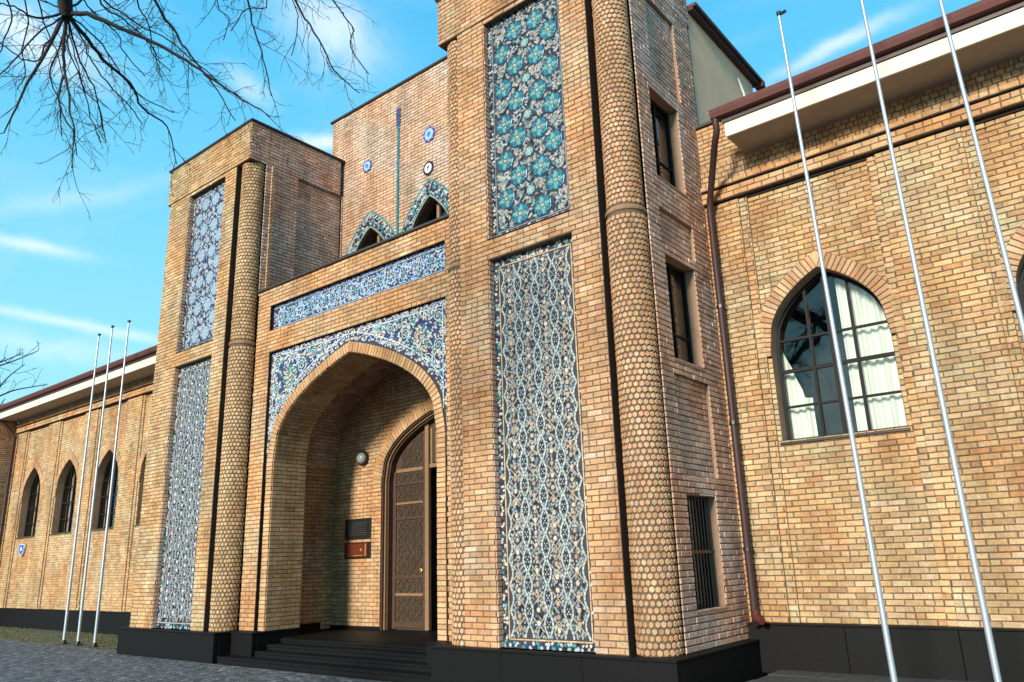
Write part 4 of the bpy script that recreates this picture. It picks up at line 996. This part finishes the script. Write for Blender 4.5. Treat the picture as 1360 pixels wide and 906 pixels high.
def wing(x0, x1, starts, dz, seed, kinds, zpl, gl, eave_x0):
    bw = 1.92; ztop = 7.32 if dz == 0 else 7.0
    z1, z2 = (6.67, 6.90) if dz == 0 else (6.52, 6.75)
    w, s, a, v0 = .78, 4.25+dz, 5.33+dz, 3.0+dz
    cuts_p, cuts_i, cuts_b = [], [], []
    for b in starts:
        cuts_p.append(rect(b, b+bw, 0, z1)); uc = b+.98 if dz else b+.96
        cuts_i.append(rect(b+.12, b+bw-.12, 0, z1-.02)); cuts_b.append(ring_cut(uc, w, s, a, v0))
    if dz == 0: sg = dict(single=lambda u, v: u > -2.2 and v < 4.6, cap_n=90)
    else: sg = dict(bedm='mortar_pale', joint=.009)
    wall('wing_wall', B, front(10.34), x0, x1, zpl, z1, cuts_p, 'buff', seed=seed, **sg)
    for i, b in enumerate(starts):
        uc = b+.98 if dz else b+.96
        hd = wall('wing_bay', B, front(10.37), b, b+bw, zpl, z1, [cuts_i[i]], 'buff', seed=seed+20+i, **({} if dz == 0 else sg))
        wall('wing_bay', B, front(10.40), b+.12, b+bw-.12, zpl, z1-.02, [cuts_b[i]], 'buff', seed=seed+10+i, **(dict(single=lambda u, v: u > -2.9 and v < 3.0 and u < -1, cap_n=60) if dz == 0 and i == 0 else ({} if dz == 0 else sg)))
        A = Acc(); A.box(b-.002, b, 10.34, 10.37, zpl, z1); A.box(b+.118, b+.12, 10.37, 10.40, zpl, z1-.1); A.box(b+bw, b+bw+.002, 10.34, 10.37, zpl, z1); A.box(b+bw-.12, b+bw-.118, 10.37, 10.40, zpl, z1-.1)
        A.box(b+.12, b+bw-.12, 10.37, 10.40, z1-.1, z1-.098); A.build_each('bay_edge', 'reveal', B)
        ring('window_arch', B, front(10.40), arch_curve(uc, w, s, a, s-.05, 24), .205, 0, .035, 'orange', .066, .013, seed=seed+40+i, each=(dz == 0 and i < 2))
        arched_window(uc, w, s, a, v0, 10.40, seed+60+i, kinds[i])
    # string courses and frieze
    A = Acc()
    A.box(x0, x1, 10.36, 10.44, z1-.025, z1+.03); A.box(x0, x1, 10.34, 10.42, z2-.03, z2+.004); A.build_each('string_groove', 'groove_shade', B)  # near-black boxes paint the shadow lines along the string courses
    wall('string_course', B, front(10.27), x0, x1, z1+.03, z2-.03, (), 'gold', .073, .215, seed=seed+80)
    A = Acc(); A.box(x0, x1, 10.275, 10.36, z1+.025, z1+.030); A.box(x0, x1, 10.275, 10.36, z2-.030, z2-.025); A.build_each('string_course', 'mortar', B)
    wall('frieze', B, front(10.25), x0, x1, z2+.004, z2+.085, (), 'gold', .081, .215, seed=seed+81)
    wall('frieze', B, front(10.31), x0, x1, z2+.085, ztop, (), 'gold', .085, .105, seed=seed+82)
    A = Acc(); A.box(x0, x1, 10.255, 10.36, z2, z2+.004); A.build('frieze', 'mortar', B)
    # eave
    e0 = eave_x0; zs = ztop-.02
    A = Acc(); A.box(e0, x1, 9.62, 10.34, zs, zs+.05); A.build('soffit', 'soffit', B)
    A = Acc(); A.bbox(e0, x1, 9.585, 9.62, zs-.015, zs+.20, .004); A.bbox(e0-.001, e0+.03, 9.622, 10.36, zs+.052, zs+.20, .004); A.build('fascia_board', 'fascia', B)
    A = Acc(); A.box(e0-.02, x1, 9.56, 9.62, zs+.203, zs+.27); A.build('drip_board', 'gutter_dark', B)
    A = Acc(); pr_ = [(9.60, .42), (9.60, .28), (9.55, .265), (9.47, .28), (9.45, .35), (9.45, .41), (9.465, .41), (9.47, .36)]
    V = [(x, y, zs+z) for x in (e0-.15, x1) for y, z in pr_]; m = len(pr_)
    A.add(V, np.array([(i, i+1, m+i+1, m+i) for i in range(m-1)])); A.add([V[i] for i in range(6)], [(0, 1, 2, 3, 4, 5)]); A.build('gutter', 'gutter', B)
    A = Acc(); A.add([(e0, 9.60, zs+.42), (x1, 9.60, zs+.42), (x1, 16, zs+2.2), (e0, 16, zs+2.2)], np.array([(0, 1, 2, 3)])); A.build('wing_roof', 'roofing', B)
    A = Acc(); A.box(x0, x1, 10.45, 10.5, 0, v0-.06); A.box(x0, x1, 10.45, 10.5, a+.03, ztop+.1); A.build_each('wing_backing', 'dark', B)
    slabs('plinth_slab', x0, x1, 10.24, 10.33, gl, zpl-.02, 1.3); A = Acc(); A.bbox(x0, x1, 10.225, 10.34, zpl-.02, zpl, .005); A.build('plinth_cap', 'granite', B)
XW0 = xr_R
wing(XW0, 3.0, [-3.85, -.91], 0, 300, ['main', 'main'], .70, .1, -3.64)
wing(-31.35, XLc-1.72, [-30.45, -27.65, -24.85, -22.02, -19.25], -.17, 400, ['far']*5, .57, -.05, -31.6)
# raised bit of wall between tower and eave
wall('wing_upstand', B, front(10.34), XW0, -3.66, 7.32, 8.02, (), 'gold', seed=500)
A = Acc(); A.bbox(XW0, -3.62, 10.28, 12, 8.02, 8.07, .006); A.build('upstand_cap', 'cap', B)
A = Acc(); A.box(-3.66, -3.65, 10.34, 12, 7.3, 8.02); A.build('wing_upstand', 'plaster', B)
# main hall behind the right tower
A = Acc(); A.box(-7.2, xr_R-.01, 10.5, 13.3, 7, 10.40); A.build('hall_wall', 'plaster', B)
A = Acc(); A.bbox(-7.4, xr_R+.10, 10.53, 13.45, 10.38, 10.43, .01); A.bbox(-7.4, xr_R+.16, 10.53, 13.5, 10.43, 10.50, .01); A.build('hall_roof', 'roofing', B)
A = Acc(); A.bbox(xr_R+.0, xr_R+.17, 13.40, 13.54, 10.33, 10.48, .01); A.build('gutter_end', 'gutter', B)
A = Acc(); A.tube([(xr_R+.01, 12.5, 10.1), (xr_R+.05, 12.6, 9.8), (xr_R+.03, 12.75, 9.4)], .02, 6); A.build('cable', 'white', B)
# upper wall over the portal
cU = [(UC-1.92, 9.36), (UC-.02, 9.50), (UC+1.88, 9.36)]
uf = front(10.6)
wall('upper_wall', B, uf, -13.94, -7.4, 7.0, 12.20, [arch_cut(c, .90, 7.7, t-.17, 6.9) for c, t in cU]+[rect(-11.59, -11.51, 7.0, 11.62)], 'pink', .0755, .225, seed=95)
A = Acc(); A.bbox(-14.0, -7.3, 10.54, 14, 12.20, 12.26, .01); A.build('parapet_cap', 'cap', B)
wall('upper_wall', B, lside(-13.94), 10.6, 14, 7.0, 12.2, (), 'pink', .0755, .225, seed=96)
A = Acc(); A.box(-13.9, -7.4, 13.9, 14, 0, 12.2); A.build('hall_back', 'plaster', B)
A = Acc(); A.box(PX0, PX1, 8.62, 10.6, 6.85, 6.9); A.build('terrace', 'cap', B)
for i, (c, t) in enumerate(cU):
    Co = arch_curve(c, 1.0, 7.7, t, 7.0, 30); Ci2 = arch_curve(c, .68, 7.7, t-.42, 7.0, 30); r = np.random.default_rng(96+i)
    Cn = arch_curve(c, .955, 7.7, t-.05, 7.0, 30); Cm = arch_curve(c, .725, 7.7, t-.37, 7.0, 30)
    A = Acc(); m = len(Co)
    V = np.concatenate([uf.p(Co[:, 0], Co[:, 1], np.full(m, .01)), uf.p(Ci2[:, 0], Ci2[:, 1], np.full(m, .01))]); A.add(V, np.array([(k, k+1, m+k+1, m+k) for k in range(m-1)]))
    h = A.build('tile_arch', 'tile_bed', B)
    A = Acc(); f2 = uf.off(.01)
    for part in (slice(0, m//2+1), slice(m//2, m)):
        ribbon(A, f2, (Co*.5+Cn*.5)[part], .035, (.04, .22, .24), r, .11); ribbon(A, f2, (Ci2*.6+Cm*.4)[part], .035, (.20, .28, .25), r, .11)
    P = []
    for lam in (.14, .38, .62, .86):
        Q = resample(Cn*(1-lam)+Cm*lam, .058); P.append(Q+r.normal(0, .006, Q.shape))
    P = np.concatenate(P); P = P[P[:, 1] > 7.05]
    mosaic(A, f2, P, .058, [((.08, .24, .26), 3), (CO, 1.8), ((.45, .46, .44), 2.2), (PG, 2), (BK, 2)], r, asp=(1.2, 2))
    A.build('tessera', 'tile', h, 'stuff')
    A = Acc(); loft(A, uf, resample(Ci2, .08), .01, -.30); rv = A.build('upper_window', 'wood', B)
    A = Acc(); loft(A, front(10.62), offset_curve(Ci2, -.02), .03, -.02); A.build('window_frame', 'wood_light', rv)
    A = Acc(); A.box(c-.04, c+.04, 10.84, 10.90, 7, t-.44); A.box(c-.66, c+.66, 10.845, 10.895, 7.9, 7.96); A.build('glazing_bar', 'wood_light', rv)
    A = Acc(); A.add(front(10.88).p(np.array([c-.68, c+.68, c+.68, c-.68]), np.array([7, 7, 9.2, 9.2]), np.zeros(4)), np.array([(0, 1, 2, 3)])); A.build('pane', 'glass', rv)
    A = Acc(); A.box(c-.9, c+.9, 11.6, 11.7, 6.9, 9.5); A.build('interior', 'dark', rv)
# turquoise stripe with a wider head
r = np.random.default_rng(99)
A = Acc(); z = 7.1
while z < 11.05:
    A.bbox(-11.582, -11.518, 10.575, 10.60, z+.003, min(z+.22, 11.06), .004); z += .222
A.add(front(10.575).p(np.array([-11.582, -11.518, -11.49, -11.61]), np.array([11.06, 11.06, 11.16, 11.16]), np.zeros(4)), np.array([(0, 1, 2, 3)]))
st = A.build('tile_stripe', 'turq', B)
A = Acc(); A.bbox(-11.615, -11.485, 10.572, 10.60, 11.16, 11.62, .006, (.06, .05, .15)); mosaic(A, front(10.572), grid(-11.61, -11.49, 11.17, 11.61, .04, r), .04, [((.05, .05, .16), 3), ((.08, .09, .22), 2), ((.03, .10, .14), 1)], r)
A.build('tile_head', 'tile', st)
def roundel(cx, cz, R, kind):
    A = Acc(); F = uf; t = np.arange(24)*2*math.pi/24
    def disc(rad, d0, d1, c):
        V = np.concatenate([F.p(cx+rad*np.cos(t), cz+rad*1.08*np.sin(t), np.full(24, d0)), F.p(cx+rad*.96*np.cos(t), cz+rad*1.04*np.sin(t), np.full(24, d1))]); A.add(V, [(i, (i+1) % 24, 24+(i+1) % 24, 24+i) for i in range(24)]+[tuple(range(24, 48))], c)
    r = np.random.default_rng(3)
    if kind:
        disc(R, 0, .03, BK); disc(R*.66, .03, .036, (.75, .75, .72))
        pieces(A, F.off(.036), np.array([[cx+.005, cz+.02]]), np.array([R*.24]), np.array([1.25]), np.array([1.9]), np.array([BK]), r, 8, .004)
        pieces(A, F.off(.036), np.array([[cx-.01, cz-.05]]), np.array([R*.12]), np.array([1.8]), np.array([2.4]), np.array([BK]), r, 8, .004)
    else:
        disc(R, 0, .03, (.03, .05, .25)); disc(R*.72, .03, .036, (.30, .42, .62)); disc(R*.34, .036, .040, (.05, .20, .40))
        for k in range(8): pieces(A, F.off(.03), np.array([[cx+R*.86*math.cos(k*.785), cz+R*.92*math.sin(k*.785)]]), np.array([R*.14]), np.array([k*.785]), np.array([1.3]), np.array([VI if k % 2 else (.30, .22, .40)]), r, 6, .008)
    o = A.build('wall_roundel', 'tile', B); o['label'] = 'white roundel with thick black rim and a small black mark' if kind else 'blue glazed roundel set in the upper wall'
roundel(-12.59, 10.53, .155, 0); roundel(-10.56, 10.55, .18, 0); roundel(-10.585, 9.74, .16, 1)
# far left pavilion
pvw = wall('pavilion_wall', B, rside(-31.4), 9.0, 10.5, .5, 6.95, (), 'orange', seed=600)
A = Acc(); A.box(-36, -31.41, 9.0, 12, -.05, 6.95); A.box(-36, -31.32, 8.9, 10.2, -.05, .5); A.build_each('pavilion_body', 'mortar', B)
A = Acc(); A.bbox(-36.2, -31.62, 8.4, 9.5, 6.95, 7.15, .02); A.build('pavilion_eave', 'fascia', B)
# downpipes
def downpipe(pts, rad=.05, lab=None):
    A = Acc(); A.tube(pts, rad, 10); p = A.build('downpipe', 'gutter_dark' if lab is None else 'gutter', B, smooth=True)
    p.data.materials[0] = M['pipe_paint']
    if lab: p['label'] = lab
    for z in (1.6, 3.3, 5.0):
        X = Acc(); x, y = pts[1][0], pts[1][1]; X.tube([(x, y, z), (x, y, z+.05)], rad*1.25, 10); X.box(x-.02, x+.02, y, y+.12, z+.01, z+.04); X.build('pipe_bracket', 'black', p)
M['pipe_paint'] = mat('pipe_paint', (.040, .014, .013), .6, noise=.25, nscale=6)
downpipe([(-4.21, 10.10, .70), (-4.25, 10.20, .80), (-4.25, 10.20, 6.55), (-4.18, 10.12, 6.75), (-3.84, 9.66, 7.28), (-3.74, 9.54, 7.40), (-3.74, 9.53, 7.60)], .048, 'dark red downpipe in the corner beside the right tower')
downpipe([(-31.2, 10.1, .45), (-31.22, 10.2, .6), (-31.22, 10.2, 6.4), (-31.3, 10.0, 6.7), (-31.4, 9.6, 7.1)], .05)
A = Acc(); A.tube([(-4.20, 10.13, .84), (-4.19, 10.08, .78), (-4.08, 10.0, .74)], .045, 10); A.build('pipe_shoe', 'gutter', B)
# ================================================================== THINGS FIXED TO OR STANDING BY THE BUILDING
def tag(o, label, cat, group=None):
    o['label'] = label; o['category'] = cat
    if group: o['group'] = group
    return o
def empty(name, loc):
    o = bpy.data.objects.new(name, None); o.location = loc; COL.objects.link(o); return o
def child(acc, name, m, root, smooth=False):
    o = acc.build(name, m, root, smooth=smooth); return o
# plaques
pl = tag(empty('wall_plaque', (-12.62, 10.58, 2.10)), 'dark slate plaque on the lit brick wall left of the door', 'plaque')
A = Acc(); A.bbox(-.39, .39, -.035, .01, 0, .40, .006); child(A, 'plaque_board', 'plaque', pl)
A = Acc(); A.bbox(-.36, .36, -.040, -.036, .03, .37, .001)
child(A, 'plaque_face', 'black', pl)
A = Acc(); r = np.random.default_rng(4)
for k in range(7):
    x = -.30+r.uniform(0, .05)
    while x < .28:
        w_ = r.uniform(.03, .10); A.box(x, min(x+w_, .31), -.0425, -.0405, .07+k*.04, .08+k*.04); x += w_+.018
A.build('worn_relief', 'slab', pl, 'stuff')
pl2 = tag(empty('wall_plaque', (-12.62, 10.58, 1.72)), 'red plaque with gold details hung below the dark plaque', 'plaque')
A = Acc(); A.bbox(-.39, .39, -.035, .01, 0, .31, .006); child(A, 'plaque_board', 'black', pl2)
A = Acc(); A.bbox(-.34, .32, -.042, -.036, .03, .28, .001); child(A, 'plaque_face', 'plaque_red', pl2)
A = Acc(); A.bbox(.26, .29, -.047, -.043, .03, .28, .001); A.bbox(-.1, .2, -.047, -.043, .04, .055, .001); A.lathe((0, 0, 0), [(.0, 0), (.001, 0)], 6); child(A, 'gilt_strip', 'gold', pl2)
A = Acc(); t = np.arange(12)*math.pi/6; A.add(np.c_[.14+.03*np.cos(t), np.full(12, -.046), .16+.03*np.sin(t)], [tuple(range(12))]); child(A, 'gilt_medallion', 'gold', pl2)
# lamp
lm = tag(empty('wall_lamp', (-12.50, 10.58, 3.72)), 'round white globe lamp on a black mount left of the door arch', 'lamp')
A = Acc(); A.lathe((0, 0, 0), [(0, 0), (.15, 0), (.16, .03), (.15, .06), (.11, .07)], 20); o = child(A, 'lamp_mount', 'black', lm); o.rotation_euler = (math.pi/2, 0, 0)
A = Acc(); A.lathe((0, 0, 0), [(.12*math.cos(q), .06+.10*math.sin(q)) for q in np.linspace(0, math.pi/2, 8)], 20); o = child(A, 'lamp_globe', 'globe', lm, True); o.rotation_euler = (math.pi/2, 0, 0)
# blue sign
sg = tag(empty('street_sign', (-29.49, 10.33, 2.43)), 'small blue shield shaped sign with a white mark under the far left window', 'sign')
P = [(-.22, .17), (.22, .17), (.23, .06), (.14, -.13), (0, -.22), (-.14, -.13), (-.23, .06)]
A = Acc(); V = [(x, -.02, z) for x, z in P]+[(x, .03, z) for x, z in P]; A.add(V, [tuple(range(7)), tuple(range(13, 6, -1))]+[(i, (i+1) % 7, 7+(i+1) % 7, 7+i) for i in range(7)]); child(A, 'sign_plate', 'white', sg)
A = Acc(); A.add([(x*.88, -.024, z*.88+.003) for x, z in P], [tuple(range(7))]); child(A, 'sign_face', 'blue', sg)
A = Acc(); A.add([(-.07, -.028, .08), (-.045, -.028, .08), (-.015, -.028, .02), (-.015, -.028, -.04), (-.055, -.028, -.04), (-.07, -.028, 0)], [(0, 1, 2, 3, 4, 5)]); A.add([(.0, -.028, .08), (.06, -.028, .08), (.06, -.028, -.03), (.0, -.028, -.05)], [(0, 1, 2, 3)]); child(A, 'sign_mark', 'white', sg)
# flagpoles
def flagpole(x, y, h, lean, r0, label, group):
    rt_ = tag(empty('flagpole', (x, y, 0)), label, 'flagpole', group)
    n = 7; pts = [(lean*k/n, 0, h*k/n) for k in range(n+1)]
    A = Acc(); A.tube(pts, [r0*(1-.45*k/n) for k in range(n+1)], 14); child(A, 'pole', 'pole', rt_, True)
    A = Acc(); A.lathe((0, 0, 0), [(0, .03), (.10, .03), (.10, .0), (0, 0)][::-1], 16); A.lathe((0, 0, .03), [(.055, 0), (.05, .05), (.04, .06)], 16); child(A, 'pole_base', 'black', rt_)
    A = Acc(); A.lathe((lean, 0, h), [(r0*.55, -.02), (r0*.9, 0), (r0*.9, .04), (0, .06)], 12); A.tube([(lean, 0, h), (lean+.09, 0, h+.01)], .02, 6); child(A, 'pole_cap', 'black', rt_)
GR = 'flagpoles in front of the wings'
for (x, h, ln, lb) in ((-20.63, 7.66, -.08, 'leftmost of the three slim grey flagpoles before the left wing'), (-19.86, 7.72, -.10, 'middle one of the three slim grey flagpoles before the left wing'), (-19.0, 7.66, -.05, 'tallest looking flagpole before the left wing, nearest the left tower')):
    flagpole(x, 8.4, h, ln, .036, lb, GR)
for (x, h, ln, lb) in ((-2.19, 7.93, -.15, 'flagpole crossing the big arched window, its tip in view'), (-1.33, 8.1, -.09, 'flagpole standing before the brick pilaster right of the big arched window'), (-.50, 8.1, -.19, 'rightmost flagpole, before the window cut by the right edge')):
    flagpole(x, 8.4, h, ln, .031, lb, GR)
# ------------------------------------------------------------------ bare trees
C0 = np.array([0, 0, 1.6])
def at(x, y, dist): return C0+np.array(dirpx(x, y))*dist
def smooth(P, n=5):
    P = np.array(P); out_ = []
    for i in range(len(P)-1):
        p0 = P[max(i-1, 0)]; p1 = P[i]; p2 = P[i+1]; p3 = P[min(i+2, len(P)-1)]
        for k in range(n):
            t = k/n; out_.append(.5*((2*p1)+(-p0+p2)*t+(2*p0-5*p1+4*p2-p3)*t*t+(-p0+3*p1-3*p2+p3)*t**3))
    out_.append(P[-1]); return np.array(out_)
def twigs(acc, P, rad, r, level, dens, length, droop, spread=.8):
    """side shoots along a branch, each with its own shoots"""
    seg = np.linalg.norm(np.diff(P, axis=0), axis=1); tot = seg.sum(); n = max(1, int(tot*dens)); side = 1
    cum = np.r_[0, np.cumsum(seg)]
    for k in range(n):
        s = tot*(.08+.92*(k+r.random())/n); i = min(np.searchsorted(cum, s)-1, len(P)-2); i = max(i, 0)
        p = P[i]+(P[i+1]-P[i])*((s-cum[i])/(seg[i]+1e-9)); t = P[i+1]-P[i]; t = t/(np.linalg.norm(t)+1e-9)
        q = r.normal(0, 1, 3); q -= t*q.dot(t); q /= np.linalg.norm(q)
        d = t*math.cos(spread)+q*math.sin(spread)+np.array([0, 0, -droop]); d /= np.linalg.norm(d)
        L_ = length*r.uniform(.35, 1.1)*(1-.35*s/tot); m = 5; pts = [p]; cur_ = d
        for j in range(m):
            cur_ = cur_+r.normal(0, .16, 3)+np.array([0, 0, -droop*.25]); cur_ /= np.linalg.norm(cur_); pts.append(pts[-1]+cur_*L_/m)
        pts = np.array(pts); rr = rad*r.uniform(.75, 1.1)
        acc.tube(pts, [rr*(1-.6*j/m) for j in range(m+1)], 3, cap=False)
        if level > 0: twigs(acc, pts, rr*.75, r, level-1, dens*1.5, L_*.48, droop, .75)
r = np.random.default_rng(21)
tree = tag(empty('bare_tree', (-8.9, 1.0, 0)), 'leafless tree whose drooping branches hang across the top left sky', 'tree')
base = np.array([-8.9, 1.0, 0])
T = Acc(); hub = at(88, 20, 8.0)
T.tube(smooth([base, base+(.05, .1, 2.5), base+(.3, .1, 5.2), base+(.7, .3, 7.6)]), np.linspace(.24, .13, 16), 12)
child(T, 'trunk', 'bark', tree, True).matrix_parent_inverse = Matrix.Translation(-Vector(base))
limbs = Acc(); top = base+(.7, .3, 7.6)
limbs.tube(smooth([top, top+(.6, .4, .6), at(84, -160, 8.1), at(82, -60, 8.0), hub]), np.linspace(.12, .055, 21), 8)
S_ = 1/2.4286
def zp(pts, d0, d1): n = len(pts); return [at(x*S_, y*S_, d0+(d1-d0)*k/max(1, n-1)) for k, (x, y) in enumerate(pts)]
main = [
 (zp([(212, 48), (280, 48), (400, 95), (530, 155), (620, 210), (720, 280), (800, 330), (870, 375)], 8, 7.2), .030),
 (zp([(218, 52), (270, 110), (330, 190), (420, 270), (460, 350), (540, 410), (570, 530)], 8, 8.6), .028),
 (zp([(212, 55), (205, 180), (215, 260), (225, 340), (240, 430), (248, 500)], 8, 7.4), .022),
 (zp([(208, 52), (150, 160), (90, 270), (40, 370), (12, 430)], 8, 7.6), .022),
 (zp([(215, 52), (260, 200), (310, 300), (330, 420)], 8, 8.8), .014),
 (zp([(214, 50), (200, 130), (160, 240), (190, 330), (200, 440)], 8, 8.9), .012),
 (zp([(210, 40), (120, 60), (60, 30), (0, 10)], 8, 7.5), .016),
 (zp([(208, 52), (120, 110), (50, 190), (0, 240)], 8, 7.2), .012),
 (zp([(210, 30), (260, 0), (330, -60)], 8, 8.3), .02)]
C1 = at(300, -190, 8.2); C2 = at(180, -120, 8.3)
S2 = 1/3.94
def zq(pts, d0, d1): n = len(pts); return [at(x*S2, y*S2, d0+(d1-d0)*k/max(1, n-1)) for k, (x, y) in enumerate(pts)]
main += [
 (zq([(345, 80), (430, 200), (470, 300), (560, 430), (680, 560), (745, 650)], 8, 7.6), .011),
 (zq([(360, 70), (500, 200), (600, 330), (640, 400), (760, 520), (910, 590)], 8, 8.4), .010),
 (zq([(350, 90), (390, 300), (450, 480), (520, 560), (555, 750)], 8, 8.5), .008),
 (zq([(342, 90), (360, 250), (420, 420), (495, 660), (530, 745)], 8, 7.7), .008),
 (zq([(330, 80), (240, 240), (190, 322), (90, 290), (0, 225)], 8, 7.9), .011),
 (zq([(190, -30), (240, 150), (290, 260), (330, 400)], 8.1, 8.6), .010),
 (zq([(430, -10), (500, 80), (620, 180), (640, 260), (760, 400)], 8.1, 8.4), .009),
 (zq([(520, -20), (620, 60), (760, 150), (850, 190), (960, 270), (1180, 470)], 8.1, 7.7), .011),
 (zq([(340, 60), (260, 20), (150, -20)], 8, 8.3), .012),
 (zq([(40, -20), (60, 110), (20, 220), (-30, 330)], 8.2, 8.7), .010),
 (zq([(120, -20), (150, 120), (110, 260), (130, 380), (90, 470)], 8.2, 8.7), .009),
 (zq([(335, 400), (310, 540), (350, 640), (385, 700), (375, 880)], 7.8, 7.4), .011)]
main += [
 ([C2]+zp([(500, 0), (560, 90), (600, 160), (650, 225), (700, 290), (760, 390)], 8.1, 7.6), .022),
 ([C2]+zp([(320, -20), (400, 60), (470, 130), (520, 190)], 8.2, 8.6), .014),
 ([C2]+zp([(440, -10), (480, 80), (490, 170), (550, 230)], 8.2, 8.9), .011),
 ([C1]+zp([(800, 0), (820, 90), (850, 190), (875, 310)], 8.2, 8.0), .015),
 ([C1]+zp([(950, 5), (1000, 80), (1050, 170), (1080, 230), (1160, 300)], 8.3, 7.9), .018),
 ([C1]+zp([(1065, -10), (1110, 50), (1140, 100), (1130, 150), (1190, 240)], 8.3, 8.7), .012),
 ([C1]+zp([(860, -10), (800, 30), (745, 100)], 8.2, 7.9), .010),
 ([C1]+zp([(700, -10), (740, 60), (720, 130)], 8.2, 8.0), .008),
 ([C1]+zp([(940, -10), (960, 80), (940, 180)], 8.3, 8.4), .008)]
limbs.tube(smooth([top, top+(.8, .5, 1.0), C2, C1]), np.linspace(.11, .05, 16), 8)
Tw = Acc()
# the rest of the crown, over and behind the viewer
for k in range(7):
    th = 2.75+k*.36; d = np.array([math.cos(th), math.sin(th)*.9-.35, .9+.25*math.sin(k*2.1)]); d /= np.linalg.norm(d); P = [base+(.35+.03*k, .15, 5.0+.24*k)]
    for j in range(6): d = d+r.normal(0, .16, 3)+(0, 0, -.05); d /= np.linalg.norm(d); P.append(P[-1]+d*.62)
    P = smooth(P, 3); limbs.tube(P, list(np.linspace(.055, .012, len(P))), 6); twigs(Tw, P, .006, r, 1, 2.2, 1.0, .03)
for i, (P, rad) in enumerate(main):
    rad *= .72; P = smooth(P, 4); n = len(P); P[1:-1] += r.normal(0, .0045, (n-2, 3))
    limbs.tube(P, list(np.linspace(rad, .0045, n)), 6)
    twigs(Tw, P, .0040, r, 2, 6.5 if rad > .010 else 4.6, .80, .08)
inv = Matrix.Translation(-Vector(base))
child(limbs, 'branch', 'bark', tree, True).matrix_parent_inverse = inv
o = Tw.build('twig', 'bark', tree, 'stuff'); o.matrix_parent_inverse = inv
def far_tree(x, y, h, seed, label, lean=0):
    r = np.random.default_rng(seed); t_ = tag(empty('bare_tree', (x, y, 0)), label, 'tree')
    T = Acc(); T.tube(smooth([(0, 0, 0), (lean*.2, 0, h*.25), (lean*.5, .1, h*.5), (lean, 0, h*.72)]), np.linspace(.26, .09, 16), 10); child(T, 'trunk', 'bark', t_, True)
    Br = Acc(); Tw_ = Acc()
    for k in range(26):
        z = h*(.35+.45*k/26); th = k*2.4; L_ = h*.34*(1.1-.4*k/26); p = np.array([lean*z/h, 0, z]); d = np.array([math.cos(th), math.sin(th), .75]); d /= np.linalg.norm(d); pts = [p]
        for j in range(5): d = d+r.normal(0, .14, 3)+(0, 0, .03); d /= np.linalg.norm(d); pts.append(pts[-1]+d*L_/5)
        pts = smooth(pts, 3); Br.tube(pts, list(np.linspace(.06, .02, len(pts))), 5); twigs(Tw_, pts, .018, r, 2, 1.5, 1.5, -.05)
    child(Br, 'branch', 'bark', t_, True); Tw_.build('twig', 'bark', t_, 'stuff')
far_tree(-45.5, 12.3, 14.6, 31, 'distant leafless tree whose twigs enter the sky at the left edge')
far_tree(-52.0, 18.5, 10.6, 33, 'small distant leafless tree just above the left wing roof')
print('singles', SINGLES['n'], 'objects', len(bpy.data.objects), 'polys', sum(len(m.polygons) for m in bpy.data.meshes))
